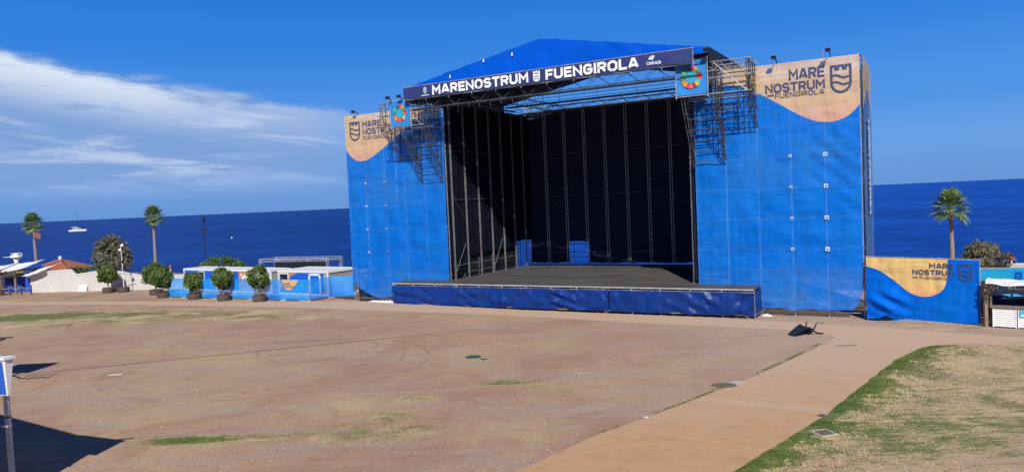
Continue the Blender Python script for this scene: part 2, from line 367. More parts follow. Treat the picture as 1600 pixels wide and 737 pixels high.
def letters(mb, txt, x0, x1, z0, z1, t, plane, m=0, gap=.13):
    """fill the box x0..x1, z0..z1 of a plane with the word; t = stroke width as part of the height"""
    H = z1 - z0; th = t * H; ws = [(GL[c][0] + t if c != ' ' else .35) for c in txt]
    tot = sum(ws) + gap * (len(txt) - 1); sx = (x1 - x0) / (tot * H); x = x0; k = 0
    for c, w in zip(txt, ws):
        if c != ' ':
            gw, st = GL[c]
            for s in st:
                P = []
                for a, b in s:
                    P.append((x + th / 2 * min(sx, 1.15) + a * (w * H * sx - th * min(sx, 1.15)), z0 + th / 2 + b * (H - th)))
                # square the open ends
                if len(P) == 2 or P[0] != P[-1]:
                    for i, j in ((0, 1), (-1, -2)):
                        d = Vector(P[i]) - Vector(P[j])
                        if d.length > 1e-6 and abs(d.x) * abs(d.y) < 1e-8:
                            d.normalize(); P[i] = (P[i][0] + d.x * th / 2 * .98, P[i][1] + d.y * th / 2 * .98)
                ribbon(mb, P, th / 2 * (1 if len(s) else 1), 0.0012 * (k % 5), plane, m); k += 1
        x += (w + gap) * H * sx
def crest(mb, x0, x1, z0, z1, t, plane, m=0):
    W, H = x1 - x0, z1 - z0; th = t * W / 2
    Q = lambda a, b: (x0 + th + a * (W - 2 * th), z0 + th + b * (H - 2 * th))
    bot = [(.5 + .5 * cos(q), .36 - .36 * sin(q)) for q in [pi * k / 10 for k in range(11)]]
    body = [Q(1, 1), Q(1, .36)] + [Q(*p) for p in bot[1:]] + [Q(0, 1)]
    ribbon(mb, body, th, 0, plane, m)
    ribbon(mb, [Q(-.06, 1), Q(.22, 1), Q(.24, .88), Q(.36, .88), Q(.38, 1), Q(.62, 1), Q(.64, .88), Q(.76, .88), Q(.78, 1), Q(1.06, 1)], th, .0012, plane, m)
    for b in (.60, .34):
        ribbon(mb, [Q(a, b + .055 * sin(a * 2 * pi + .4)) for a in [k / 12 for k in range(1, 12)]], th * .85, .0036, plane, m)

def tarp(mb, x0, x1, top, hem, disp, plane, wave=None, step=0.22, zstep=0.25, mtop=1, mlow=0, cols=None):
    """cloth from hem(x) to top(x), cut along wave(x); plane(x, z, out) gives the point"""
    n = max(2, int(round((x1 - x0) / step))); X = cols or [x0 + (x1 - x0) * i / n for i in range(n + 1)]
    zt0 = max(top(x) for x in X); zh0 = min(hem(x) for x in X)
    def sheet(lo, hi, m):
        nr = max(2, int(round(max(hi(x) - lo(x) for x in X) / zstep)))
        P = [[plane(x, lo(x) + (hi(x) - lo(x)) * j / nr, disp(x, lo(x) + (hi(x) - lo(x)) * j / nr)) for x in X] for j in range(nr + 1)]
        mb.grid(P, m)
    if wave: sheet(hem, wave, mlow); sheet(wave, top, mtop)
    else: sheet(hem, top, mlow)

# ------------------------------------------------------------------ ground, path, sea
GRASS = [ # x, y, rx, ry, strength   (patches of surviving turf)
 (-41.5, 63.8, 8.0, 2.3, .95), (-32.0, 62.8, 7.0, 1.7, .70), (-24.5, 60.5, 6.0, 1.6, .50), (-33.0, 59.0, 10.0, 2.2, .40), (-19.5, 58.0, 4.5, 1.3, .55), (-14.5, 56.0, 2.5, .8, .35),
 (-11.9, 26.75, 1.7, .42, 1.0), (-9.3, 26.8, 1.5, .40, .50), (-5.4, 26.6, 2.4, 1.1, .40), (-4.0, 26.9, 1.0, .35, .45), (-4.9, 28.6, .9, .9, .38), (-7.5, 30.5, 3.0, 1.4, .20),
 (-.5, 33.2, 1.6, .5, .5), (1.1, 32.3, 1.0, .35, .45), (-4.3, 31.2, 1.2, .35, .4), (3.0, 34.6, .5, .25, .45), (-15.0, 30.0, 6, 2, .12),
 (22.6, 43.0, 2.4, .5, .55), (18.0, 44.6, .7, .5, .6), (24.2, 41.0, 1.6, .35, .45), (-33.0, 76.5, 5, 1.0, .3), (-46.0, 78.5, 7, .8, .5),
]
PATH_R = [(3.6, 18.8), (4.64, 19.86), (6.02, 21.36), (7.6, 23.05), (10.57, 26.2), (13.36, 29.59), (15.23, 31.89), (17.28, 34.32), (19.5, 36.5), (20.6, 37.1)]
def seg_dist(px_, py_, P):
    best = 1e9
    for (a, b), (c, d) in zip(P, P[1:]):
        L2 = (c - a) ** 2 + (d - b) ** 2; t = max(0, min(1, ((px_ - a) * (c - a) + (py_ - b) * (d - b)) / L2))
        best = min(best, math.hypot(px_ - a - t * (c - a), py_ - b - t * (d - b)))
    return best
def coast(x): return 108 - 0.44 * max(-90, min(120, x)) + 2 * sin(x * .05)
def dip(x, y):      # the ground falls a little under the stage
    lx = (x + 14.267) * cos(.5129) - (y - 67.371) * sin(.5129); ly = (x + 14.267) * sin(.5129) + (y - 67.371) * cos(.5129)
    sm = lambda a, b, v: (lambda t: t * t * (3 - 2 * t))(max(0, min(1, (v - a) / (b - a))))
    return -.30 * sm(-3.2, -2.3, ly) * sm(22, 18, ly) * sm(-3.0, -.8, lx) * sm(44.0, 42.2, lx)
def ground_z(x, y):
    if y < 16.2: return (16.2 - y) * 0.47 if y > 2.5 else min(6.45, (16.2 - y) * 0.47) if y > 2 else 6.45
    s = y - (coast(x) - 22)
    if s <= 0: return dip(x, y)
    return dip(x, y) - 8.0 * (1 - cos(min(s / 30, 1) * pi)) / 2
def make_ground():
    xs = sorted(set([-60000, -12000, -3000, -900, -400, -200, -140, -110, -90, -80, -72] + [round(-66 + .5 * i, 2) for i in range(245)] + [62, 70, 80, 95, 120, 160, 240, 500, 1500, 6000, 60000]))
    ys = sorted(set([-3000, -400, -60, -20, 0, 2, 4, 6, 8, 10, 12, 14, 15, 16.2] + [round(17 + .4 * i, 2) for i in range(175)] + [90, 93, 96, 100, 104, 108, 112, 117, 122, 128, 136, 150, 200, 400, 2000, 15000, 90000]))
    mb = MB(); P = [[(x, y, ground_z(x, y) if y < 1000 else -8.0) for x in xs] for y in ys]
    mb.grid(P)
    o = mb.build('ground', M['ground'], smooth=True); tag(o, kind='structure')
    at = o.data.attributes.new('grass', 'FLOAT', 'POINT'); vals = []
    for y in ys:
        for x in xs:
            g = 0.0
            if 15 < y < 95 and abs(x) < 70:
                for (a, b, rx, ry, s) in GRASS:
                    r = math.hypot((x - a) / rx, (y - b) / ry)
                    if r < 1.6: g = max(g, s * (1 - max(0, (r - .35) / 1.25)))
                # the right-hand lawn, greenest along the path edge
                xr = np.interp(y, [q[1] for q in PATH_R], [q[0] for q in PATH_R])
                if 16 < y < 37.3 and x > xr - 1:
                    d = x - xr; g = max(g, .95 * math.exp(-max(0, d) / (2.2 if y < 30 else 1.4)), .48 * math.exp(-((y - 25) / 6) ** 2), .27)
            vals.append(g)
    at.data.foreach_set('value', vals)
def ground_mat():
    t = NT('dry trampled lawn'); o = t.obj(); sp = t.n('ShaderNodeSeparateXYZ'); t.l(o, sp.inputs[0])
    big = t.noise(0.09, 5, 0.6, o); mid = t.noise(0.55, 6, 0.65, o, 0.6); fine = t.noise(5.5, 5, 0.7, o); grit = t.noise(22, 3, 0.7, o)
    st = t.n('ShaderNodeMapping'); st.inputs['Scale'].default_value = (0.12, 0.9, 1); st.inputs['Rotation'].default_value = (0, 0, 0.35); t.l(o, st.inputs[0])
    streak = t.noise(1.0, 6, 0.65, st.outputs[0], 0.4)
    blot = t.noise(0.22, 6, 0.62, o, 0.8); stf = t.n('ShaderNodeMapping'); stf.inputs['Scale'].default_value = (0.3, 1.6, 1); stf.inputs['Rotation'].default_value = (0, 0, 0.2); t.l(o, stf.inputs[0])
    scr = t.noise(1.3, 7, 0.7, stf.outputs[0], 0.5)
    dirt = t.mix(t.rng(big, 0.38, 0.62), (0.385, 0.240, 0.168), (0.455, 0.316, 0.202))
    dirt = t.mix(t.m('MULTIPLY', t.rng(streak, 0.47, 0.62), 0.80), dirt, (0.395, 0.302, 0.255))
    dirt = t.mix(t.m('MULTIPLY', t.rng(blot, 0.50, 0.64), 0.65), dirt, (0.345, 0.205, 0.140))
    dirt = t.mix(t.m('MULTIPLY', t.rng(blot, 0.44, 0.30), 0.60), dirt, (0.470, 0.345, 0.200))
    dirt = t.mix(t.m('MULTIPLY', t.rng(scr, 0.54, 0.70), 0.55), dirt, (0.300, 0.185, 0.130))
    dirt = t.mix(t.m('MULTIPLY', t.rng(scr, 0.42, 0.28), 0.45), dirt, (0.500, 0.390, 0.300))
    dirt = t.mix(t.m('MULTIPLY', t.rng(sp.outputs[0], 2, 14), 0.45), dirt, (0.470, 0.345, 0.265))
    # a shallow filled trench running across the lawn
    ln = t.m('ABSOLUTE', t.m('ADD', t.m('ADD', t.m('MULTIPLY', sp.outputs[0], 0.3185), t.m('MULTIPLY', sp.outputs[1], -0.948)), 46.05))
    lnw = t.m('ADD', ln, t.m('MULTIPLY', t.m('SUBTRACT', mid, 0.5), 0.35))
    win = t.m('MULTIPLY', t.rng(sp.outputs[0], -33, -24), t.rng(sp.outputs[0], -2, -8))
    dirt = t.mix(t.m('MULTIPLY', t.m('MULTIPLY', t.rng(lnw, 0.05, 0.30, 1, 0), win), 0.62), dirt, (0.185, 0.105, 0.075))
    # wheel marks turning on the lawn
    for (cx, cy, r, w) in ((-11.5, 43.5, 3.4, 0.10), (-13.5, 40.0, 7.4, 0.09), (-13.0, 39.6, 8.3, 0.09), (-16, 46, 5.2, 0.1)):
        dx = t.m('SUBTRACT', sp.outputs[0], cx); dy = t.m('MULTIPLY', t.m('SUBTRACT', sp.outputs[1], cy), 1.15)
        q = t.m('ABSOLUTE', t.m('SUBTRACT', t.m('SQRT', t.m('ADD', t.m('MULTIPLY', dx, dx), t.m('MULTIPLY', dy, dy))), r))
        dirt = t.mix(t.m('MULTIPLY', t.m('MULTIPLY', t.rng(q, w * .4, w * 1.6, 1, 0), t.rng(mid, 0.4, 0.6)), 0.45), dirt, (0.22, 0.135, 0.10))
    at = t.n('ShaderNodeAttribute', attribute_name='grass')
    tuf2 = t.noise(2.4, 7, 0.7, stf.outputs[0], 0.4)
    tuft = t.m('ADD', t.m('MULTIPLY', t.m('SUBTRACT', mid, 0.5), 1.3), t.m('ADD', t.m('MULTIPLY', t.m('SUBTRACT', fine, 0.5), 1.2), t.m('MULTIPLY', t.m('SUBTRACT', tuf2, 0.5), 1.8)))
    g = t.m('ADD', at.outputs['Fac'], t.m('MULTIPLY', tuft, t.rng(at.outputs['Fac'], 0.0, 0.25)))
    gm = t.m('MULTIPLY', t.rng(g, 0.28, 0.72), 0.92)
    dry = t.mix(t.m('MULTIPLY', t.rng(at.outputs['Fac'], 0.08, 0.30), t.rng(blot, 0.62, 0.42, 0.25, 1.0)), dirt, t.mix(t.rng(mid, 0.4, 0.65), (0.535, 0.400, 0.240), (0.45, 0.345, 0.195)))
    grass = t.mix(t.rng(fine, 0.35, 0.65), (0.070, 0.125, 0.032), (0.165, 0.200, 0.060))
    col = t.mix(gm, dry, grass)
    col = t.scale(col, t.rng(fine, 0.28, 0.72, 0.84, 1.16, False)); col = t.scale(col, t.rng(grit, 0.28, 0.72, 0.80, 1.20, False))
    g3 = t.noise(2.1, 6, 0.75, stf.outputs[0], 0.3); col = t.scale(col, t.rng(g3, 0.3, 0.7, 0.95, 1.05, False))
    # pebbles and straw
    vo = t.n('ShaderNodeTexVoronoi'); vo.inputs['Scale'].default_value = 2.3; t.l(o, vo.inputs['Vector'])
    col = t.mix(t.m('MULTIPLY', t.rng(vo.outputs['Distance'], 0.03, 0.07, 1, 0), t.rng(mid, .5, .6)), col, (0.50, 0.42, 0.34))
    t.l(col, t.b.inputs['Base Color']); t.b.inputs['Roughness'].default_value = 0.95; t.b.inputs['Specular IOR Level'].default_value = 0.1
    h = t.m('ADD', t.m('MULTIPLY', fine, 0.6), t.m('ADD', t.m('MULTIPLY', grit, 0.25), t.m('MULTIPLY', gm, 0.5)))
    t.bump(h, 0.38, 0.10)
    return t.mat
M['ground'] = ground_mat()
make_ground()

def path_mat():
    t = NT('ochre path paving'); o = t.obj(); sp = t.n('ShaderNodeSeparateXYZ'); t.l(o, sp.inputs[0])
    big = t.noise(0.16, 5, 0.6, o); mid = t.noise(0.9, 6, 0.65, o, 0.5); fine = t.noise(12, 4, 0.7, o)
    near = t.rng(sp.outputs[1], 37, 22)
    c = t.mix(near, (0.535, 0.378, 0.262), (0.53, 0.325, 0.180))
    c = t.mix(t.m('MULTIPLY', t.rng(mid, 0.45, 0.7), t.m('MULTIPLY', near, 0.6)), c, (0.43, 0.245, 0.125))
    c = t.mix(t.m('MULTIPLY', t.rng(big, 0.5, 0.7), 0.6), c, (0.53, 0.38, 0.27))
    # construction joints across the slab
    q = t.m('ADD', t.m('MULTIPLY', sp.outputs[0], 0.62), t.m('MULTIPLY', sp.outputs[1], 0.785))
    fr = t.m('ABSOLUTE', t.m('SUBTRACT', t.m('FRACT', t.m('DIVIDE', q, 6.5)), 0.5))
    c = t.mix(t.m('MULTIPLY', t.rng(fr, 0.003, 0.012, 1, 0), 0.30), c, (0.62, 0.47, 0.36))
    sl = t.m('ADD', t.m('MULTIPLY', sp.outputs[0], 0.50), t.m('MULTIPLY', sp.outputs[1], 0.866))
    c = t.mix(t.m('MULTIPLY', t.m('MULTIPLY', t.rng(sl, 28.45, 28.55), t.rng(sl, 29.3, 29.2)), 0.30), c, (0.58, 0.44, 0.34))
    sm_ = t.noise(2.2, 6, 0.7, o, 1.0); c = t.mix(t.m('MULTIPLY', t.rng(sm_, 0.60, 0.72), 0.35), c, (0.33, 0.205, 0.13))
    cr = t.n('ShaderNodeTexVoronoi', feature='DISTANCE_TO_EDGE'); cr.inputs['Scale'].default_value = 0.22
    mv = t.n('ShaderNodeVectorMath', operation='ADD'); t.l(o, mv.inputs[0])
    nv = t.n('ShaderNodeTexNoise'); nv.inputs['Scale'].default_value = 0.8; t.l(o, nv.inputs['Vector']); t.l(nv.outputs['Color'], mv.inputs[1]); t.l(mv.outputs[0], cr.inputs['Vector'])
    c = t.mix(t.m('MULTIPLY', t.rng(cr.outputs['Distance'], 0.002, 0.009, 1, 0), 0.14), c, (0.56, 0.42, 0.31))
    c = t.scale(c, t.rng(fine, 0.25, 0.75, 0.90, 1.10, False))
    t.l(c, t.b.inputs['Base Color']); t.b.inputs['Roughness'].default_value = 0.9; t.b.inputs['Specular IOR Level'].default_value = 0.15
    t.bump(fine, 0.25, 0.02)
    return t.mat
M['path'] = path_mat()
def make_path():
    # left edge of the diagonal walk, then along the lawn; right: the lawn corner; far: the stage side
    left = [(-3.5, 18.6), (-0.3, 22.1), (2.5, 25.2), (6.0, 28.3), (10.2, 32.4), (13.5, 36.0), (16.3, 39.1), (17.0, 40.2), (16.8, 41.2), (15.96, 42.35), (14.3, 43.6), (7.0, 47.9), (-.25, 52.8), (-9.5, 57.8), (-18.9, 62.85), (-35, 69.5), (-50.9, 74.8), (-72, 81.5)]
    far = [(-72, 84.0), (-50.4, 76.6), (-35.5, 72.3), (-27, 68.7), (-13.5, 64.9), (0.3, 55.6), (8, 51.0), (14.4, 46.9), (20.3, 42.6), (25.6, 37.9), (33, 32)]
    right = [(31, 30.3), (24.2, 35.93), (22.7, 36.94), (20.95, 37.18), (19.71, 36.64), (17.28, 34.32), (15.23, 31.89), (13.36, 29.59), (10.57, 26.2), (7.6, 23.05), (6.02, 21.36), (4.64, 19.86), (2.8, 18.0)]
    def wob(P):
        R = []
        for (a, b), (c, d) in zip(P, P[1:]):
            n = max(1, int(math.hypot(c - a, d - b) / .35)); 
            for k in range(n):
                t = k / n; x, y = a + (c - a) * t, b + (d - b) * t
                R.append((x + .09 * nz(x * 1.3, y * 1.3, 1) + .05 * nz(x * 4, y * 4, 2), y + .09 * nz(x * 1.3, y * 1.3, 5) + .05 * nz(x * 4, y * 4, 6)))
        return R + [P[-1]]
    L_, R_ = wob(left + far), wob(right)
    pts = [(x, y, 0.006) for x, y in L_ + R_]
    from mathutils.geometry import tessellate_polygon
    tri = tessellate_polygon([[Vector(p) for p in pts]])
    mb = MB(); mb.v = pts
    for q in tri:
        a, b, c = [Vector(pts[i]) for i in q]
        mb.f.append(tuple(q) if (b - a).cross(c - a).z > 0 else tuple(reversed(q))); mb.m.append(0)
    tag(mb.build('path', M['path']), kind='structure')
make_path()

def sea_mat():
    t = NT('deep blue sea'); o = t.obj()
    mp = t.n('ShaderNodeMapping'); mp.inputs['Scale'].default_value = (0.5, 0.8, 1); mp.inputs['Rotation'].default_value = (0, 0, 0.15); t.l(o, mp.inputs[0])
    w1 = t.noise(0.16, 7, 0.7, mp.outputs[0], 0.3); w2 = t.noise(0.012, 5, 0.6, mp.outputs[0]); w3 = t.noise(0.0016, 4, 0.6, mp.outputs[0])
    c = t.mix(t.rng(w2, 0.35, 0.65), (0.0020, 0.022, 0.150), (0.0036, 0.038, 0.235))
    c = t.mix(t.m('MULTIPLY', t.rng(w1, 0.4, 0.68), 0.6), c, (0.007, 0.060, 0.310))
    c = t.mix(t.m('MULTIPLY', t.rng(w3, 0.4, 0.65), 0.45), c, (0.0060, 0.055, 0.290))
    mq = t.n('ShaderNodeMapping'); mq.inputs['Scale'].default_value = (0.045, 0.011, 1); mq.inputs['Rotation'].default_value = (0, 0, 0.25); t.l(o, mq.inputs[0])
    w4 = t.noise(1.0, 8, 0.68, mq.outputs[0], 0.4); c = t.scale(c, t.rng(w4, 0.3, 0.7, 0.90, 1.46, False))
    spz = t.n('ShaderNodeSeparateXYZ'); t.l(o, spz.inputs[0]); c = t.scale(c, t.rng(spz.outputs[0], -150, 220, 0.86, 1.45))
    t.l(c, t.b.inputs['Base Color']); t.b.inputs['Roughness'].default_value = 0.4; t.b.inputs['Specular IOR Level'].default_value = 0.03
    t.bump(t.m('ADD', w1, t.m('MULTIPLY', w2, 3.0)), 0.8, 2.0)
    return t.mat
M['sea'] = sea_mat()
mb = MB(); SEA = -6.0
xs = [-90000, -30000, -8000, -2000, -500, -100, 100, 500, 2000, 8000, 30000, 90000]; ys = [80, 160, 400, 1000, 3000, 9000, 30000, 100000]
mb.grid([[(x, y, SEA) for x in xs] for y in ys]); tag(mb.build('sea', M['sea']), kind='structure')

# ------------------------------------------------------------------ the stage
BAY = 2.07; TOPZ = 16.07
def FACE(x, z, out): return (x, -out, z)

def scaffold_tower(x0, wave, hem, crest_box, texts, patches, label, right):
    W = 5 * BAY; D = 6.9
    r = sthing('scaffold_tower', x0, 0, 0, label, 'scaffold tower')
    # standards, ledgers, braces
    ysd = [0.16, 2.3, 4.6, D]
    for i in range(6):
        for j, y in enumerate(ysd):
            zt = TOPZ + (.55 if (j == 0 and i % 2 == 0) else .12)
            b = MB().tube((i * BAY, y, -.27), (i * BAY, y, zt), .03, 6); b.box(i * BAY - .09, y - .09, -.31, i * BAY + .09, y + .09, -.27)
            b.build('standard', M['steel'] if j == 0 else M['dimmed_steel'], r)
    for k in range(9):
        z = .02 if k == 0 else 2.0 * k + .1 if k < 8 else TOPZ - .05
        b = MB()
        for y in ysd: b.tube((-.15, y + .06, z), (W + .15, y + .06, z), .026, 5)
        for i in range(6): b.tube((i * BAY + .05, ysd[0] - .1, z + .06), (i * BAY + .05, D + .12, z + .06), .026, 5)
        b.build('ledger', M['dimmed_steel'] if k else M['steel'], r)
    b = MB()
    for k in range(8):
        z = 2.0 * k + .2; s = k % 2
        for i in range(5):
            if (i + k) % 2 == 0: b.tube(((i + s) * BAY, .25, z), ((i + 1 - s) * BAY, .25, z + 1.9), .024, 5); b.tube(((i + 1 - s) * BAY, 2.3, z), ((i + s) * BAY, 2.3, z + 1.9), .024, 5)
        for i in (0, 5):
            b.tube((i * BAY, .2, z), (i * BAY, 2.3, z + 1.9), .024, 5); b.tube((i * BAY, 4.6, z), (i * BAY, 2.3, z + 1.9), .024, 5)
    b.build('brace', M['dark_steel'], r)
    b = MB()      # decks of the inner stair bays
    for k in (5, 6, 7): b.box(BAY * 2 + .1, .5, 2.0 * k + .17, BAY * 4 - .1, 2.2, 2.0 * k + .21)
    b.build('deck_board', M['dark_steel'], r)
    # printed mesh on the front: billows between tubes, wrinkles, a loose hem
    def disp(x, z):
        fx = (x / BAY) % 1; fz = ((z - .1) / 2.0) % 1
        bil = .045 * sin(pi * fx) ** .8 * (0.4 + .6 * sin(pi * fz))
        hz = hem(x); q = max(0, 1 - (z - hz) / 2.2)
        loose = q * q * (.28 * nz(x * .9, z * 1.6, 3) + .16 * nz(x * 2.6 + z, z * 2.2, 8)) 
        corner = .05 * sin((x * .9 + z) * 5.2) * max(0, 1 - math.hypot(x - (W if right else 0), z - 9.2) / 4.5) if right else 0
        wr = .07 * nz(x * .9, z * .7, 1) + .035 * nz((x + .6 * z) * 1.7, z * .7, 2) + .03 * nz((x - .8 * z) * 1.5, z * .5, 5)
        q2 = min(1, max(.22, (13.9 - z) / 1.5))
        return .10 + (bil + abs(loose) + corner * 1.4 + wr) * q2
    b = MB()
    cols = sorted(set([round(W * i / 60, 4) for i in range(61)]))
    tarp(b, 0, W, lambda x: TOPZ, hem, disp, FACE, wave, cols=cols, zstep=.2)
    ft = b.build('front_mesh', [M['mesh_blue'], M['mesh_tan']], r, smooth=True)
    PR = lambda x, z, d: (x, -(disp(x, z) + .03 + d), z)
    b = MB()
    for (txt, a0, a1, z0, z1, th) in texts: letters(b, txt, a0, a1, z0, z1, th, PR)
    if right: b.face([PR(4.87, 14.03, 0), PR(5.30, 14.03, 0), PR(5.30, 14.12, 0), PR(4.87, 14.12, 0)])
    b.build('lettering', M['navy_print'], ft)
    b = MB(); crest(b, *crest_box, .115, PR); b.build('emblem', M['navy_print'], ft)
    for (px_, pz_) in patches:
        b = MB(); d = disp(px_, pz_) + .07
        w_ = (.11 if right else .075) + .02 * sin(px_ * 7 + pz_ * 3); b.box(px_ - w_, -d - .012, pz_ - w_, px_ + w_, -d, pz_ + w_); b.box(px_ - .05, -d - .02, pz_ - .06, px_ + .07, -d - .013, pz_ + .03, 1)
        b.build('tie_patch', [M['faded_print'], M['dark_steel']], ft)
    # the outer side
    b = MB(); sx = W + .1 if right else -.1; sg = 1 if right else -1
    SIDE = lambda y, z, o: (sx + sg * o, y, z)
    tarp(b, .12, D, lambda y: TOPZ - .05, lambda y: .5 + .15 * sin(y * 2.2), lambda y, z: .05 + .05 * sin(pi * ((y / 2.3) % 1)) + .03 * nz(y, z, 4), SIDE,
         (lambda y: 12.6 + 1.6 * sin(y * .5)) if right else None, step=.3, zstep=.3)
    sm = b.build('side_mesh', [M['mesh_side'] if right else M['mesh_blue_plain'], M['mesh_side_tan']], r, smooth=True)
    if right:
        b = MB()
        letters(b, 'MARENOSTRUM', 2.2, 8.2, 3.0, 4.4, .19, lambda u, w, d: (sx + .17 + d, w - .9, 13.2 - (u - 2.2) * 1.0 - 3.2 + 2.2))
        b.build('lettering', M['faded_print'], sm)
    b = MB(); BK = lambda x, z, o: (x, D + .1 + o, z)
    tarp(b, 0, W, lambda x: TOPZ - .05, lambda x: .6, lambda x, z: .04 + .04 * nz(x, z, 6), BK, step=.5, zstep=.6); b.build('back_mesh', M['mesh_blue_plain'], r, smooth=True)
    return r

WL = [(0, 13.15), (.35, 12.75), (.7, 12.39), (1.2, 12.13), (1.69, 12.05), (2.2, 12.10), (2.71, 12.26), (3.73, 12.76), (4.73, 13.35), (6.5, 14.45), (8.4, 15.2), (10.35, 15.5)]
HL = [(0, 1.75), (.3, 1.35), (.5, 1.12), (1.0, .80), (1.55, .48), (2.6, .2), (3.3, .12), (4.4, .3), (5.5, .5), (7, .6), (10.35, .6)]
tl = scaffold_tower(0, lambda x: smooth_pts(WL, x), lambda x: lerp_pts(HL, x), (.55, 1.72, 13.85, 15.5),
    [('MARE', 2.0, 4.05, 14.93, 15.47, .195), ('NOSTRUM', 2.0, 5.55, 14.30, 14.83, .195), ('FUENGIROLA', 2.0, 4.98, 13.86, 14.17, .15)],
    [(a, z) for a in (2.07, 4.16) for z in (4.1, 6.1, 8.1, 10.1)], 'scaffold tower in blue and tan mesh at the far stage end, emblem left of words', False)
RX = 31.05
WR = [(31.05, 15.5), (32.11, 15.26), (33.95, 14.94), (35.35, 14.31), (36.81, 13.39), (37.78, 12.73), (38.72, 12.25), (39.66, 12.09), (40.48, 12.25), (41.07, 12.65), (41.4, 13.05)]
WR = [(a - RX, b) for a, b in WR]
HR = [(0, .8), (3.2, .5), (4.1, .22), (5.2, .26), (6.2, .13), (7.2, .24), (8.3, .16), (9.2, .24), (9.75, .26), (10.1, .75), (10.35, 1.5)]
tr = scaffold_tower(RX, lambda x: smooth_pts(WR, x), lambda x: lerp_pts(HR, x), (8.69, 9.93, 13.8, 15.56),
    [('MARE', 6.25, 8.36, 14.93, 15.60, .195), ('NOSTRUM', 4.77, 8.38, 14.22, 14.80, .195), ('FUENGIROLA', 5.36, 8.34, 13.86, 14.17, .15)],
    [(a, z) for a in (6.21, 8.3) for z in (4.1, 6.1, 8.1, 10.1)], 'scaffold tower in blue and tan mesh at the near stage end, emblem right of words', True)

# stage platform
def deck_mat():
    t = NT('worn black stage boards'); o = t.obj()
    br = t.n('ShaderNodeTexBrick'); br.inputs['Scale'].default_value = 1.0; br.inputs['Brick Width'].default_value = 2.07; br.inputs['Row Height'].default_value = 1.035
    br.inputs['Mortar Size'].default_value = .012; br.offset = 0.0; t.l(o, br.inputs['Vector'])
    br.inputs['Color1'].default_value = (0.082, 0.074, 0.073, 1); br.inputs['Color2'].default_value = (0.062, 0.058, 0.058, 1); br.inputs['Mortar'].default_value = (0.035, 0.033, 0.03, 1)
    mp = t.n('ShaderNodeMapping'); mp.inputs['Scale'].default_value = (0.25, 1.1, 1); t.l(o, mp.inputs[0])
    f = t.noise(1.0, 7, 0.65, mp.outputs[0], .5); c = t.mix(t.m('MULTIPLY', t.rng(f, 0.42, 0.7), .7), br.outputs['Color'], (0.135, 0.120, 0.112))
    t.l(c, t.b.inputs['Base Color']); t.b.inputs['Roughness'].default_value = .7; return t.mat
M['deck'] = deck_mat()
DZ = 1.73; FX0, FX1, FY = 6.21, 35.19, -2.25
r = sthing('stage_platform', 20.7, FY, 0, 'long low stage platform with blue skirt and worn dark deck', 'stage')
ox = -20.7; oy = -FY
b = MB(); b.box(FX0 + ox, 0, DZ - .12, FX1 + ox, 2.25, DZ); b.box(10.45 + ox, 2.25, DZ - .12, 30.95 + ox, 16.6, DZ); b.build('deck', M['deck'], r)
b = MB()
for k in range(14):
    a = FX0 + ox + k * BAY; b.box(a + .04, -.05, DZ - .10, a + BAY - .04, 0 - .003, DZ - .02)
    b.tube((a, -.03, DZ - .22), (a, -.03, DZ - .03), .03, 6)
b.tube((FX0 + ox, -.03, DZ - .24), (FX1 + ox, -.03, DZ - .24), .026, 6)
b.build('front_edge', M['alu'], r)
b = MB(); zb = .06
def skd(x, z):
    tri = lambda q: abs((q % 1) - .5) * 2
    a1 = nz(math.floor(x / 2.07) * 3.7, 1.5); a2 = nz(math.floor((x + 1) / 3.1) * 2.9, 7.5)
    v = .03 + .15 * abs(nz(x * 1.1, z * 1.2, 2)) + .05 * nz(x * .7 + z * .8, z * .9, 9) + .03 * nz(x * 3.1, z * 2.7, 4)
    v += .32 * max(0, a1 + .3) * tri((x * (.45 + .2 * a2) + z * (.9 + a1)) / 1.1) * (.35 + .65 * sin(pi * min(1, max(0, z / 1.7))))
    v += .26 * max(0, .25 - a1) * tri((x * .5 - z * (.8 + a2)) / 1.25) + .05 * tri(x / BAY)
    return v
tarp(b, FX0 + ox, 17 * 0 + 4.55, lambda x: DZ - .22, lambda x: zb + .03 * sin(x * 1.5) - .03, skd, FACE, step=.09, zstep=.09)
tarp(b, 4.62, FX1 + ox, lambda x: DZ - .22, lambda x: zb + .03 * sin(x * 1.5) - .03, skd, FACE, step=.09, zstep=.09)
for (xx, s) in ((FX1 + ox, 1), (FX0 + ox, -1)):
    tarp(b, 0, 2.2, lambda x: DZ - .22, lambda x: zb, lambda x, z: .02 + .05 * abs(nz(x * 2, z, 5)), lambda u, z, o, xx=xx, s=s: (xx + s * o, u, z), step=.12, zstep=.12)
b.build('skirt', M['skirt_blue'], r, smooth=True)
for k in range(15):
    a = FX0 + ox + k * BAY; b = MB().tube((a, .05, -.3), (a, .05, DZ - .13), .03, 6); b.box(a - .08, -.03, -.31, a + .08, .13, -.27); b.build('leg', M['steel'], r)
b = MB(); b.tube((FX0 + ox, -.02, .01), (FX1 + ox, -.02, .01), .026, 6); b.tube((FX1 + ox, -.02, .01), (FX1 + ox, 2.2, .01), .026, 6); b.tube((FX0 + ox, -.02, .01), (FX0 + ox, 2.2, .01), .026, 6); b.build('bottom_rail', M['steel'], r)
b = MB(); b.box(10.5 + ox, 15.2, -.35, 30.9 + ox, 15.24, DZ - .13); b.box(10.5 + ox, 2.6, -.35, 30.9 + ox, 2.64, DZ - .13); b.build('under_screen', M['black_tarp'], r)

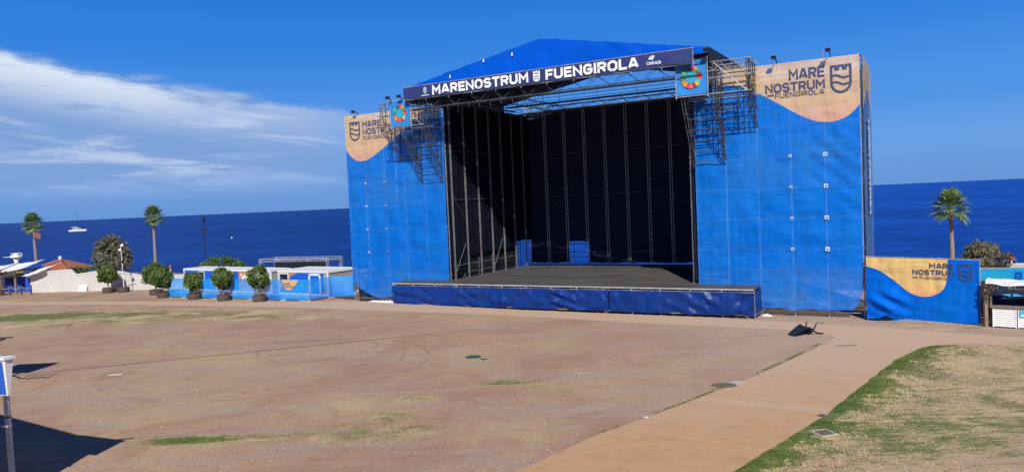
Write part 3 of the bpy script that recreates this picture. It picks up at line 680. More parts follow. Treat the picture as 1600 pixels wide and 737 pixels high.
# back and side scaffold wall of the stage, with its tubes standing in front of the drapes
BY = 14.49
r = sthing('stage_scaffold', 20.7, 0, DZ, 'scaffold frame round the back and sides of the stage behind black drapes', 'scaffold')
def pole(x, y, z0, z1, bx, by, hw=.11):
    b = MB()
    for dx in (-hw, hw):
        b.tube((x + dx * bx, y + dx * by, z0), (x + dx * bx, y + dx * by, z1), .034, 6)
    z = z0 + .3
    while z < z1 - .2 and hw > .1: b.tube((x - .11 * bx, y - .11 * by, z), (x + .11 * bx, y + .11 * by, z), .018, 4); z += .5
    b.box(x - .14, y - .14, z0, x + .14, y + .14, z0 + .03)
    b.build('upright', M['alu'] if hw > .1 else M['dimmed_steel'], r)
for k in range(11):
    pole(ox + 10.35 + BAY * k, BY - .22, 0.0, 14.7, 1, 0)
for k in range(0, 7):
    pole(ox + 10.58 + .2, .25 + BAY * k, 0.0, 14.5, 0, 1, .075); pole(ox + 30.82 - .2, .25 + BAY * k, 0.0, 14.5, 0, 1, .075)
for z in (1.15, 6.6, 10.6, 14.65):
    b = MB(); b.tube((ox + 10.4, BY - .06, z), (ox + 31, BY - .06, z), .03, 5); b.build('rail', M['dark_steel' if z > 2 and z < 14 else 'dimmed_steel'], r)
    for xx in (10.70, 30.70):
        b = MB(); b.tube((ox + xx, .1, z), (ox + xx, BY, z), .03, 5); b.build('rail', M['dark_steel' if z > 2 and z < 14 else 'dimmed_steel'], r)
def strut(a, c, rr=.025): MB().tube(a, c, rr, 5).build('brace', M['dark_steel'], r)
for k in (1, 3, 4, 6, 7, 8):
    q = k % 2; strut((ox + 10.35 + BAY * (k + q), BY - .1, 4.8), (ox + 10.35 + BAY * (k + 1 - q), BY - .1, 6.6)); strut((ox + 10.35 + BAY * k, BY - .1, 12), (ox + 10.35 + BAY * (k + 1), BY - .1, 14), .02)
for k in (0, 3): strut((ox + 10.72, BAY * k + .2, 0.2), (ox + 10.72, BAY * (k + 1), 2.9), .03); strut((ox + 10.72, BAY * k + .2, 7.2), (ox + 10.72, BAY * (k + 1), 5.0), .03)
b = MB().box(ox + 10.22, .3, 0, ox + 10.26, 11.6, 2.9); b.build('added_dark_screen', M['black_tarp'], r)  # black sheet added behind the side drapes to darken the gap beneath
b = MB()     # the outer row of the frame, seen through the gaps under the drapes
for k in range(11):
    b.tube((ox + 10.35 + BAY * k, BY + 1.1, -DZ), (ox + 10.35 + BAY * k, BY + 1.1, 14.7), .03, 5)
for z in (.1, .6, 1.1, 1.8, 2.5): b.tube((ox + 10.35, BY + 1.15, z), (ox + 31, BY + 1.15, z), .025, 5)
for k in range(8): b.tube((ox + 9.0, BAY * k + .2, -DZ), (ox + 9.0, BAY * k + .2, 14.5), .03, 5)
for z in (.3, 1.1, 2.0): b.tube((ox + 9.0, .2, z), (ox + 9.0, BY, z), .025, 5)
b.build('outer_frame', M['dark_steel'], r)
ords = ['first', 'second', 'third', 'fourth', 'fifth', 'sixth', 'seventh', 'eighth', 'ninth', 'tenth']
def drape(x0, y0, x1, y1, z0, z1, label, grp, m='black_cloth'):
    L_ = math.hypot(x1 - x0, y1 - y0); c = sthing('black_drape', (x0 + x1) / 2, (y0 + y1) / 2, z0, label, 'drape', grp)
    tx, ty = (x1 - x0) / L_, (y1 - y0) / L_; b = MB()
    tarp(b, -L_ / 2 - .03, L_ / 2 + .03, lambda x: z1 - z0, lambda x: .04 * sin(x * 3 + x0), lambda x, z: .05 * sin(x * 7 + nz(x, z * .2, x0) * 2) * .6 + .04 * nz(x * 2, z * .5, y0), lambda u, z, o: (u * tx + o * ty, u * ty - o * tx, z), step=.13, zstep=.8)
    b.build('cloth', M[m], c, smooth=True)
    b = MB().tube((-L_ / 2 * tx, -L_ / 2 * ty, z1 - z0), (L_ / 2 * tx, L_ / 2 * ty, z1 - z0), .03, 5); b.build('hanging_rail', M['dark_steel'], c)
gapz = {2: 3.9, 9: 4.0}
for k in range(10):
    a = 10.35 + BAY * k
    how = ', ending above a gap' if k in gapz else ''
    drape(a, BY, a + BAY, BY, gapz.get(k, DZ + .12), 16.35, f'{ords[k]} black drape from the left on the stage back wall{how}', 'black drapes on the back wall')
lz = [2.3, 3.6, 3.7, 3.7, 3.8, 4.2, 4.2]
for k in range(7):
    drape(10.58, .02 + BAY * k, 10.58, .16 + BAY * (k + 1), lz[k], 16.2, f'{ords[k]} black drape from the front on the far side wall of the stage', 'black drapes on the far side wall', 'dimmed_black_cloth')
    drape(30.82, .16 + BAY * (k + 1), 30.82, .02 + BAY * k, DZ + .2, 16.0, f'{ords[k]} black drape from the front on the near side wall of the stage', 'black drapes on the near side wall')

# roof
EZ, AZ, RX0, RX1, RY0, RY1 = 17.13, 19.32, 9.15, 33.05, -3.4, 12.4
RC = 21.25
r = sthing('stage_roof', RC, 0, EZ - 1.4, 'gabled blue tarpaulin roof on dark trusses over the stage', 'roof')
def RP(x, y, z): return (x - RC, y, z - EZ + 1.4)
def rz_(x): return AZ - (AZ - EZ) * abs(x - RC) / (RC - RX0 if x < RC else RX1 - RC)
b = MB()
n = 90
P = []
for j in range(9):
    row = []
    for i in range(n + 1):
        x = RX0 + (RX1 - RX0) * i / n; top = rz_(x) + .05 * sin(i * .9) * (abs(nz(i * .35, 2)) > .2); lo = EZ - .35
        z = lo + (top - lo) * j / 8; row.append(RP(x, RY0 - .03 - .06 * nz(x * .7, z * .9, 4) - .05 * nz((x + z * 1.5) * 1.3, z * .3, 6) - .04 * sin(pi * ((x / 2.4) % 1)) , z))
    P.append(row)
b.grid(P)
b.build('gable_tarp', M['roof_tarp'], r, smooth=True)
b = MB()
for s in (0, 1):
    P = []
    for i in range(13):
        x = RX0 + (RC - RX0) * i / 12 if s == 0 else RC + (RX1 - RC) * i / 12
        P.append([RP(x, RY0 + (RY1 - RY0) * j / 14, rz_(x) - .04 * sin(pi * ((j / 2) % 1)) * (0 < i < 12)) for j in range(15)])
    b.grid(P, 0)
b.build('top_sheet', [M['black_tarp']], r, smooth=True)
b = MB()
for xx in (RX1 + .02, RX0 - .02):
    P = [[RP(xx, RY0 + (RY1 - RY0) * i / 20, EZ - .95 + (.98) * j / 4 - (.15 * sin(i * 1.1) if j == 0 else 0)) for i in range(21)] for j in range(5)]
    b.grid(P)
b.build('side_valance', M['black_tarp'], r, smooth=True)
b = MB()
for (hx, hz) in ((13.6, 17.55), (16.6, 18.35), (19.0, 18.5)): b.box(*RP(hx, RY0 - .20, hz - .12), *RP(hx + .10, RY0 - .17, hz + .10))
b.build('vent_flap', M['paper'], r)
def truss_x(y, z, x0, x1, h=.75, w=.5):
    b = MB(); n = int((x1 - x0) / 1.03)
    for dy in (-w / 2, w / 2):
        for dz in (0, h): b.tube(RP(x0, y + dy, z + dz), RP(x1, y + dy, z + dz), .035, 5)
        for i in range(n):
            a = x0 + (x1 - x0) * i / n; c = x0 + (x1 - x0) * (i + 1) / n; s = i % 2
            b.tube(RP(a, y + dy, z + h * s), RP(c, y + dy, z + h * (1 - s)), .02, 4)
    for i in range(0, n, 2): a = x0 + (x1 - x0) * i / n; b.tube(RP(a, y - w / 2, z), RP(a, y + w / 2, z), .02, 4); b.tube(RP(a, y - w / 2, z + h), RP(a, y + w / 2, z + h), .02, 4)
    b.build('cross_truss', M['dark_steel'], r)
for y, z in ((-3.0, 15.5), (11.9, 16.1)): truss_x(y, z, 9.6, 32.6, .8)
for xx in (10.35, 15.5, 31.05):
    b = MB(); n = 15
    for dx in (-.2, .2):
        for dz in (0, .6): b.tube(RP(xx + dx, RY0 + .1, 16.42 + dz - .55), RP(xx + dx, RY1 - .1, 16.42 + dz - .55), .03, 5)
        for i in range(n): b.tube(RP(xx + dx, RY0 + .1 + i * 1.04, 15.87 + .6 * (i % 2)), RP(xx + dx, RY0 + .1 + (i + 1) * 1.04, 15.87 + .6 * (1 - i % 2)), .018, 4)
    for i in range(4): b.tube(RP(xx, RY0 + .5 + 4.6 * i * .8, 16.4), RP(xx, RY0 + .5 + 4.6 * i * .8, rz_(xx)), .03, 5)
    b.build('side_truss', M['dark_steel'], r)
b = MB()
for (y, z) in ((-1.2, 15.6), (.6, 15.65), (2.4, 15.7), (4.4, 15.72), (6.4, 15.75), (8.4, 15.8)):
    b.tube(RP(10.4, y, z + .3), RP(31, y, z + .3), .024, 5)
for i in range(22):
    x = 10.9 + i * .95; b.tube(RP(x, -2.8, 15.75), RP(x, -2.8, 15.2 - .3 * (i % 3 == 0)), .022, 4)
b.build('purlin', M['dark_steel'], r)

# beam over the back drapes
r2 = sthing('back_truss', 20.7, 13.9, 15.9, 'pale box truss beam across the top of the black back wall', 'truss')
b = MB()
for z in (.55, .95):
    for y in (-.2, .2): b.tube((-10.3, y, z), (10.3, y, z), .035, 6)
b.build('chord', M['alu'], r2)
b = MB()
for i in range(20):
    for y in (-.2, .2): b.tube((-10.3 + 1.03 * i, y, .55 + .4 * (i % 2)), (-10.3 + 1.03 * (i + 1), y, .95 - .4 * (i % 2)), .02, 4)
b.build('lattice', M['alu'], r2)

# fascia banner
BX0, BX1, BZ0, BZ1, BYF = 9.27, 32.1, 16.24, 17.14, -3.62
r = sthing('fascia_banner', 20.7, BYF, BZ0, 'long navy banner reading MARENOSTRUM FUENGIROLA along the roof edge', 'banner')
BPX = lambda x, z, d: (x - 20.7, -.10 - d, z - BZ0)
b = MB(); tarp(b, BX0, BX1, lambda x: BZ1, lambda x: BZ0 + .03 * sin(x * 2.1), lambda x, z: .035 + .05 * nz(x * .8, z * 1.2, 3) , lambda x, z, o: (x - 20.7, -o, z - BZ0), step=.15, zstep=.15)
fb = b.build('vinyl', M['navy_banner'], r, smooth=True)
for word, xa_, xb_ in (('MARENOSTRUM', 12.05, 20.35), ('FUENGIROLA', 21.72, 28.55)):
    b = MB(); letters(b, word, xa_, xb_, 16.34, 17.05, .235, BPX); b.build('lettering', M['white_print'], fb)
b = MB()   # crest: white shield, dark marks
P = [(20.75, 17.06), (20.83, 17.06), (20.83, 17.0), (20.93, 17.0), (20.93, 17.06), (21.07, 17.06), (21.07, 17.0), (21.17, 17.0), (21.17, 17.06), (21.28, 17.06), (21.28, 16.5), (21.2, 16.36), (21.02, 16.30), (20.83, 16.36), (20.75, 16.5)]
from mathutils.geometry import tessellate_polygon as _tp
for q in _tp([[Vector((a, c, 0)) for a, c in P]]): b.face([BPX(*P[i], 0) for i in q])
for z in (16.52, 16.68):
    ribbon(b, [(20.8 + .43 * k / 8, z + .03 * cos(k * pi / 2)) for k in range(9)], .028, .004, BPX, 1)
ribbon(b, [(20.84, 16.88), (21.19, 16.88)], .04, .004, BPX, 1)
b.build('emblem', [M['white_print'], M['navy_banner']], fb)
b = MB()   # sponsor mark: a fan of blades above its name
for k in range(4):
    a = radians(60 + k * 28); q = radians(60 + k * 28 + 20)
    b.face([BPX(29.50, 16.72, 0), BPX(29.50 + .30 * cos(a), 16.72 + .30 * sin(a), 0), BPX(29.50 + .30 * cos(q), 16.72 + .30 * sin(q), 0)])
letters(b, 'Unicaja', 29.1, 30.05, 16.44, 16.66, .17, BPX)
b.build('sponsor_mark', M['white_print'], fb)
b = MB(); crest(b, 11.25, 11.52, 16.5, 16.98, .22, BPX); ribbon(b, [(11.05, 16.38), (11.75, 16.38)], .035, .003, BPX); b.build('town_mark', M['faded_print'], fb)
b = MB(); b.tube((BX0 - 20.7 - .05, .04, .95), (BX1 - 20.7 + .1, .04, .95), .03, 6); b.tube((BX0 - 20.7 - .05, .04, -.03), (BX1 - 20.7 + .1, .04, -.03), .03, 6)
for i in range(12): xx = BX0 - 20.7 + (BX1 - BX0) * i / 11; b.tube((xx, .05, -.2), (xx, .05, .98), .022, 5)
b.build('frame', M['steel'], r)

# sound hangers: cantilevered scaffold brackets on the tower fronts
def bracket_frame(xa, label, bottoms, depth, xs_, zt, fz0, plat):
    r = sthing('scaffold_bracket', xa, 0, 9.0, label, 'scaffold bracket', 'scaffold brackets for hanging loudspeakers')
    nd = 4
    for x, zb in zip(xs_, bottoms):
        lx = x - xa
        b = MB()
        for k in range(nd + 1):
            y = -.42 - (depth - .42) * k / nd; zlow = zb + (fz0 - zb) * (k / nd) ** 1.0
            for dx in (0, .22 * (k == nd)):
                b.tube((lx + dx, y, zlow - 9), (lx + dx, y, zt - 9 + .15 * (k % 2)), .032, 5)
        b.build('upright', M['dark_steel'], r)
        b = MB()
        for dx in (-.10, .10): b.tube((lx + dx, -.40, zb - 9), (lx + dx, -depth, fz0 - 9), .032, 5); b.tube((lx + dx, -.36, zb - 9 + 1.1), (lx + dx, -depth, fz0 - 9 + 1.1), .028, 5)
        z = zb
        while z < zt:
            q = min(1, (z - zb) / max(fz0 - zb, .1)); b.tube((lx + .06, -.36, z - 9), (lx + .06, -.42 - (depth - .42) * q, z - 9), .026, 5); z += .68
        for k in range(nd): b.tube((lx - .06, -.42 - (depth - .42) * k / nd, fz0 - 9), (lx - .06, -.42 - (depth - .42) * (k + 1) / nd, zt - 9), .022, 4)
        b.build('bracing', M['dark_steel'], r)
    lv = [fz0, (fz0 + zt) / 2, zt]
    for z in lv:
        b = MB(); b.tube((xs_[0] - xa - .3, -depth - .05, z - 9), (xs_[-1] - xa + .3, -depth - .05, z - 9), .032, 5)
        if z != lv[1]:
            b.tube((xs_[0] - xa - .3, -depth * .55, z - 9 - .05), (xs_[-1] - xa + .3, -depth * .55, z - 9 - .05), .03, 5); b.tube((xs_[0] - xa - .3, -.5, z - 9 - .05), (xs_[-1] - xa + .3, -.5, z - 9 - .05), .03, 5)
        b.build('ledger', M['steel'], r)
    b = MB()     # the lattice girders across the top, and rungs between the columns
    for y in (-depth, -depth * .5):
        n = 10; x0, x1 = xs_[0] - xa - .1, xs_[-1] - xa + .1
        for i in range(n): b.tube((x0 + (x1 - x0) * i / n, y, zt - 9 - .55 * (i % 2)), (x0 + (x1 - x0) * (i + 1) / n, y, zt - 9 - .55 * (1 - i % 2)), .022, 4)
        b.tube((x0, y, zt - 9 - .55), (x1, y, zt - 9 - .55), .026, 5)
    b.tube((xs_[1] - xa, -depth, zt - 9), (xs_[-1] - xa, -depth, fz0 - 9), .028, 5); b.tube((xs_[0] - xa, -depth * .5, fz0 - 9), (xs_[1] - xa, -depth * .5, zt - 9), .028, 5)
    b.build('girder', M['steel'], r)
    b = MB()
    for (xa1, xa2, zb) in zip(xs_, xs_[1:], [max(p, q) for p, q in zip(bottoms, bottoms[1:])]):
        zb_ = min(bottoms[xs_.index(xa1)], bottoms[xs_.index(xa2)]) if plat else zb
        z = zb_ + .05
        while z < zt - .3:
            q = min(1, max(0, (z - zb_) / max(fz0 - zb_, .1))); b.tube((xa1 - xa, -.45, z - 9), (xa2 - xa, -.45, z - 9), .03, 5)
            if q > .4: b.tube((xa1 - xa, -.42 - (depth - .42) * q * .8, z - 9), (xa2 - xa, -.42 - (depth - .42) * q * .8, z - 9), .026, 5)
            z += .68
    b.build('rung', M['dark_steel'], r)
    return r
bracket_frame(33.1, 'scaffold bracket on the front of the near stage tower, beside the larger colour wheel banner', [9.8, 10.1, 12.05], 2.9, [31.12, 33.15, 35.25], 16.25, 14.25, False)
bracket_frame(8.3, 'scaffold bracket on the front of the far stage tower, beside the smaller colour wheel banner', [11.9, 10.0, 10.0], 2.9, [6.3, 8.28, 10.3], 16.3, 14.3, False)
SDG = [(229,36,59),(221,166,58),(76,159,56),(197,25,45),(255,58,33),(38,189,226),(252,195,11),(162,25,66),(253,105,37),(221,19,103),(253,157,36),(191,139,46),(63,126,68),(10,151,217),(86,192,43),(0,104,157),(25,72,106)]
wheelm = [mat('wheel colour', tuple(q * .8 + .03 for q in lin(c)), .6, .05) for c in SDG]
M['poster_blue'] = mat('poster blue', (0.02, 0.22, 0.62), .6, .15, .6, .2, 3); M['poster_teal'] = mat('poster teal', (0.02, 0.36, 0.50), .6, .12, .8)
def wheel_poster(xc, zc, w, h, y, label):
    r = sthing('wheel_banner', xc, y, zc, label, 'banner', 'colour wheel banners on the scaffold brackets')
    b = MB(); tarp(b, -w / 2, w / 2, lambda x: h / 2, lambda x: -h / 2, lambda x, z: .03 * nz(x * 1.3, z * 1.3, xc), FACE, step=.1, zstep=.1)
    v = b.build('vinyl', M['poster_blue'], r, smooth=True)
    b = MB(); D_ = lambda a, c, d=0: (a, -.06 - d, c)
    R0, R1 = w * .20, w * .36
    for k in range(17):
        a0 = pi / 2 - 2 * pi * (k + .04) / 17; a1 = pi / 2 - 2 * pi * (k + .96) / 17; am = (a0 + a1) / 2
        b.face([D_(R0 * cos(a0), R0 * sin(a0)), D_(R1 * cos(a0), R1 * sin(a0)), D_(R1 * cos(am), R1 * sin(am)), D_(R1 * cos(a1), R1 * sin(a1)), D_(R0 * cos(a1), R0 * sin(a1))], k)
    b.build('colour_wheel', wheelm, v)
    b = MB(); b.face([D_(R0 * .93 * cos(t), R0 * .93 * sin(t), .002) for t in [2 * pi * k / 24 for k in range(24)]]); b.build('wheel_centre', M['poster_teal'], v)
    b = MB()
    for s in (-1, 1): b.tube((s * (w / 2 + .05), .06, -h / 2 - .2), (s * (w / 2 + .05), .06, h / 2 + .15), .03, 6); b.tube((-w / 2 - .1, .07, s * (h / 2 + .06)), (w / 2 + .1, .07, s * (h / 2 + .06)), .03, 6)
    b.build('frame', M['alu'], r)
wheel_poster(31.82, 15.40, 1.96, 2.2, -3.1, 'larger square blue banner with a colour wheel on the near scaffold bracket')
wheel_poster(8.42, 15.33, 1.9, 1.98, -3.1, 'smaller square blue banner with a colour wheel on the far scaffold bracket')

# floodlights on the towers
def flood(x, y, z, label, arm=.7, tilt=.5):
    r = sthing('floodlight', x, y, z, label, 'floodlight', 'floodlights on the stage towers'); r.scale = (.78, 1, .78)
    b = MB().tube((0, .1, 0), (0, -arm, .18), .04, 6); b.tube((0, .1, -.35), (0, .1, .12), .04, 6); b.build('arm', M['black_metal'], r)
    b = MB(); c, s = cos(tilt), sin(tilt)
    def R(px_, py, pz): return (px_, -arm + py * c - pz * s, .22 + py * s + pz * c)
    b.hexa([R(-.20, -.14, -.14), R(.20, -.14, -.14), R(.15, .12, -.09), R(-.15, .12, -.09), R(-.20, -.14, .14), R(.20, -.14, .14), R(.15, .12, .09), R(-.15, .12, .09)])
    h = b.build('housing', M['black_metal'], r)
    b = MB().face([R(-.17, -.143, -.11), R(.17, -.143, -.11), R(.17, -.143, .11), R(-.17, -.143, .11)]); b.build('lens', M['glass_dark'], h)
flood(39.75, 0, TOPZ + .2, 'black floodlight on top of the near tower, above the large emblem', .9)
flood(36.55, 0, TOPZ + .15, 'black floodlight on top of the near tower, above the first letters of the words', .9)
flood(1.4, 0, TOPZ + .1, 'black floodlight on top of the far tower, above its emblem', .5)
flood(7.6, -3.2, 16.45, 'black floodlight at the left corner above the smaller colour wheel banner', .3)
flood(8.7, -3.2, 16.45, 'black floodlight over the middle of the smaller colour wheel banner', .3)
flood(33.0, -3.5, 16.75, 'floodlight under the near end of the roof, above the larger colour wheel banner', .3)

# equipment at the foot of the far tower
def flight_case(x, y, w, d, h, label, m='black_plastic'):
    r = sthing('flight_case', x, y, -.3, label, 'case', 'black cases under the far tower')
    b = MB().box(-w / 2, -d / 2, .12, w / 2, d / 2, h); b.build('body', M[m], r)
    b = MB()
    for sx in (-1, 1):
        for sy in (-1, 1): b.box(sx * w / 2 - .03, sy * d / 2 - .03, .12, sx * w / 2 + .03, sy * d / 2 + .03, h + .01)
    for z in (.14, h): b.box(-w / 2 - .02, -d / 2 - .02, z - .02, w / 2 + .02, d / 2 + .02, z + .02)
    b.build('edging', M['dark_steel'], r)
    for sx in (-1, 1):
        for sy in (-1, 1): b = MB().tube((sx * w * .4 - .03, sy * d * .4, .06), (sx * w * .4 + .03, sy * d * .4, .06), .06, 8); b.build('wheel', M['black_plastic'], r)
flight_case(.55, .55, .5, .5, 1.0, 'black equipment case standing at the outer foot of the far tower')
flight_case(1.35, .6, .75, .6, .95, 'wider black equipment case under the raised hem of the far tower')
r = sthing('white_plastic_sheet', 3.4, -.35, -.3, 'crumpled white plastic sheet on the ground under the far tower', 'plastic sheet')
b = MB(); b.grid([[( -1.7 + 3.4 * i / 40, -.5 + 1.0 * j / 10, .02 + .24 * (1 - (abs(j - 5) / 5.) ** 2) * (1 - (abs(i - 20) / 20.) ** 4) * (.65 + .7 * nz(i * .5, j * .6))) for i in range(41)] for j in range(11)]); b.build('sheet', M['paper'], r, smooth=True)
b = MB(); 
r = sthing('white_plastic_sheet', 35.55, -.25, -.3, 'small white plastic sheet beside the near end of the stage skirt', 'plastic sheet')
b.grid([[(-.35 + .7 * i / 12, -.2 + .4 * j / 8, .02 + .16 * (1 - (abs(j - 4) / 4.) ** 2) * (1 - (abs(i - 6) / 6.) ** 2) * (.8 + .5 * nz(i * .7, j * .6))) for i in range(13)] for j in range(9)]); b.build('sheet', M['paper'], r, smooth=True)

# ------------------------------------------------------------------ big banner fence right of the stage
def lineframe(a, c):
    d = Vector((c[0] - a[0], c[1] - a[1])); return d.length, math.atan2(d.y, d.x)
A, C = (21.75, 46.55), (25.75, 41.75)
LF, RF = lineframe(A, C); FH = 3.62
r = empty('banner_fence', (A[0], A[1], 0), 'tall blue and tan printed banner fence between near tower and bar', 'fence', None, RF)
sw = [(0, 3.06), (.13, 2.83), (.217, 2.48), (.304, 2.08), (.39, 1.67), (.478, 1.44), (.565, 1.41), (.652, 1.62), (.704, 1.9), (.73, 2.3), (.742, 2.88), (.745, 3.60)]
sw = [(a * LF, z) for a, z in sw]
cols = sorted(set([round(LF * i / 60, 4) for i in range(61)] + [round(.70 * LF + .05 * LF * i / 20, 4) for i in range(21)]))
def fwave(x): return smooth_pts(sw, x) if x < .745 * LF else FH - .01
def fhem(x): return lerp_pts([(0, -.18), (.7, -.14), (1.1, .14), (1.6, -.08), (2.0, -.10), (LF, .08)], x)
def fdis(x, z):
    w = .05 * nz(x * .9, z * 1.1, 1) + .03 * nz(x * 2.1, z * 1.7, 2)
    q = max(0, 1 - math.hypot((x - 1.3) / 1.8, (z - .9) / 1.0)); w += q * (.16 * sin((x * .75 + z * 1.5) * 4.2) + .2)
    f_ = .25 if (z > 2.2 and x > 2.3) else 1.0 if (z < 1.8 or x < 1.6) else .6
    return .08 + w * f_ + .03 * sin(pi * ((x / 2.0) % 1))
b = MB(); tarp(b, 0, LF, lambda x: FH, fhem, fdis, FACE, fwave, cols=cols, zstep=.12)
bn = b.build('printed_banner', [M['fence_blue'], M['fence_tan']], r, smooth=True)
PR = lambda x, z, d: (x, -(fdis(x, z) + .03 + d), z)
b = MB(); letters(b, 'MARE', .588 * LF, .795 * LF, 3.07, 3.38, .2, PR); letters(b, 'NOSTRUM', .44 * LF, .80 * LF, 2.69, 2.99, .2, PR); letters(b, 'FUENGIROLA', .505 * LF, .79 * LF, 2.43, 2.59, .14, PR)
b.face([PR(.44 * LF, 2.49, 0), PR(.49 * LF, 2.49, 0), PR(.49 * LF, 2.54, 0), PR(.44 * LF, 2.54, 0)]); b.build('lettering', M['navy_print'], bn)
b = MB(); crest(b, .835 * LF, .95 * LF, 2.38, 3.40, .11, PR); b.build('emblem', M['navy_print'], bn)
for k in range(4):
    x = LF * k / 3; b = MB().tube((x, .05, -.3), (x, .05, FH + .08), .03, 6); b.tube((x, .05, 2.4), (x, 1.5, 0), .026, 5); b.build('post', M['steel'], r)
b = MB().tube((-.1, .05, FH + .02), (LF + .1, .05, FH + .02), .03, 6); b.tube((-.1, .05, .42), (LF + .1, .05, .42), .026, 6); b.build('rail', M['steel'], r)

# ------------------------------------------------------------------ blue mesh fence in front of the cabins
FP = [(-34.3, 74.95), (-28.5, 71.7), (-22.76, 68.86), (-18.1, 66.3), (-16.5, 68.3), (-14.4, 68.2)]
r = empty('mesh_fence', (FP[0][0], FP[0][1], 0), 'low see-through blue mesh fence behind the potted trees', 'fence')
b = MB(); post = []
for (a, c), (d, e) in zip(FP, FP[1:]):
    L_ = math.hypot(d - a, e - c); tx, ty = (d - a) / L_, (e - c) / L_
    tarp(b, 0, L_, lambda x: 1.92, lambda x: .12, lambda x, z: .04 + .05 * nz(x * .9, z, a) + .03 * sin(pi * ((x / 2.3) % 1)), lambda u, z, o, a=a, c=c, tx=tx, ty=ty: (a + u * tx + o * ty - FP[0][0], c + u * ty - o * tx - FP[0][1], z), step=.25, zstep=.25)
    for k in range(int(L_ / 2.3) + 1): post.append((a + tx * 2.3 * k - FP[0][0], c + ty * 2.3 * k - FP[0][1]))
fm = b.build('mesh_panel', M['fence_mesh'], r, smooth=True)
for (a, c) in post:
    b = MB().tube((a, c, 0), (a, c, 1.98), .028, 5); b.box(a - .25, c - .1, 0, a + .25, c + .1, .09); b.build('post', M['steel'], r)
# its printed medallions
def fence_print(seg, s0, big=True):
    (a, c), (d, e) = FP[seg], FP[seg + 1]; L_ = math.hypot(d - a, e - c); tx, ty = (d - a) / L_, (e - c) / L_
    pl = lambda u, z, o: (a + u * tx + (.12 + o) * ty - FP[0][0], c + u * ty - (.12 + o) * tx - FP[0][1], z)
    prof = [(0, 1.45), (.1, 1.3), (.3, 1.1), (.55, 1.0), (.85, .96), (1.1, 1.03), (1.35, 1.2), (1.7, 1.5), (2.0, 1.88)]
    b = MB(); tarp(b, s0, s0 + 2.0, lambda x: 1.90, lambda x: min(1.88, smooth_pts(prof, x - s0)), lambda x, z: 0, pl, step=.1, zstep=.2); b.build('tan_print', M['tan_print'], fm)
    if big:
        b = MB(); pl2 = lambda u, z, o: pl(u, z, o + .01)
        letters(b, 'MARE', s0 + .35, s0 + 1.0, 1.42, 1.62, .2, pl2); letters(b, 'NOSTRUM', s0 + .35, s0 + 1.5, 1.18, 1.36, .2, pl2); crest(b, s0 + .08, s0 + .3, 1.15, 1.6, .2, pl2); b.build('lettering', M['navy_print'], fm)
fence_print(2, 2.35); fence_print(1, .1, False)

# ------------------------------------------------------------------ cabins behind the fence
def cabin(a, c, depth, h, label, name='portable_cabin'):
    L_, rz = lineframe(a, c); r = empty(name, (a[0], a[1], 0), label, 'cabin', 'white framed cabins behind the mesh fence', rz)
    b = MB().box(.07, .05, .1, L_ - .07, depth - .05, h - .12); body = b.build('wall', M['grey_panel'], r)
    b = MB()
    for x in (0, L_ - .16):
        for y in (0, depth - .16): b.box(x, y, 0, x + .16, y + .16, h - .18)
    for y in (-.02, depth - .14): b.box(-.02, y, h - .18, L_ + .02, y + .18, h); b.box(.16, y + .02, 0, L_ - .16, y + .16, .14)
    for x in (-.02, L_ - .16): b.box(x, .163, h - .178, x + .18, depth - .143, h - .002)
    b.box(.02, .16, h - .10, L_ - .02, depth - .15, h - .03)
    b.build('frame', M['white_paint'], r); return r, L_
def panel(r, x0, x1, z0, z1, m, name='panel', y=.0, t=.04):
    return MB().box(x0, y - t + .045, z0, x1, y + .045, z1).build(name, M[m], r)
r, L_ = cabin((-35.7, 81.9), (-23.75, 73.95), 2.5, 2.3, 'long white framed cabin with blue and tan panels, windows and a letter W')
panel(r, .2, 2.6, .2, 2.12, 'blue_panel'); panel(r, 2.7, 5.6, .2, 2.12, 'blue_panel'); panel(r, 5.75, 7.9, .2, 2.12, 'blue_panel'); panel(r, 8.0, 9.3, .2, 2.12, 'blue_panel'); panel(r, 9.4, 11.2, .2, 2.12, 'tan_panel'); panel(r, 11.9, 13.1, .2, 2.12, 'grey_panel'); panel(r, 11.3, 11.8, .2, 2.12, 'tan_panel')
for x in (2.75, 6.9):
    w = panel(r, x, x + .95, 1.1, 2.05, 'white_paint', 'window', -.02); MB().box(x + .08, -.065, 1.18, x + .87, -.018, 1.97).build('pane', M['glass_dark'], w)
b = MB(); letters(b, 'W', 9.7, 11.0, 1.25, 2.0, .24, lambda u, z, d: (u, -.03 - d, z)); b.build('lettering', M['white_print'], r)
d = panel(r, 11.95, 12.7, .15, 2.1, 'white_paint', 'door', -.02); MB().box(12.55, -.08, 1.1, 12.6, -.035, 1.3).build('handle', M['black_metal'], d)
r, L_ = cabin((-22.95, 73.6), (-17.15, 69.8), 3.9, 2.3, 'shorter white framed cabin with a tan and blue front and a white framed door')
panel(r, .2, 6.3, .2, 2.12, 'blue_panel')
b = MB(); prof = [(0, .4), (.6, .5), (1.2, 1.0), (1.7, 1.6), (2.2, 1.9), (2.9, 2.1)]
tarp(b, .22, 2.9, lambda x: 2.115, lambda x: min(2.11, smooth_pts(prof, x)), lambda x, z: 0, lambda u, z, o: (u, -.005, z), step=.2, zstep=.4); b.build('tan_print', M['tan_panel'], r)
w = panel(r, .3, 1.55, 1.05, 2.05, 'white_paint', 'window', -.03); MB().box(.4, -.075, 1.15, 1.45, -.028, 1.95).build('pane', M['glass_dark'], w)
b = MB(); 
for (x0, z0, x1, z1) in ((4.4, .15, 4.6, 2.05), (5.8, .15, 6.0, 2.05), (4.4, 1.86, 6.0, 2.05)): b.box(x0, -.075, z0, x1, -.035 - .001 * (z0 > 1), z1)
dd = b.build('door_frame', M['white_paint'], r); MB().box(4.6, -.03, .2, 5.8, -.0, 1.85).build('door', M['blue_panel'], r)
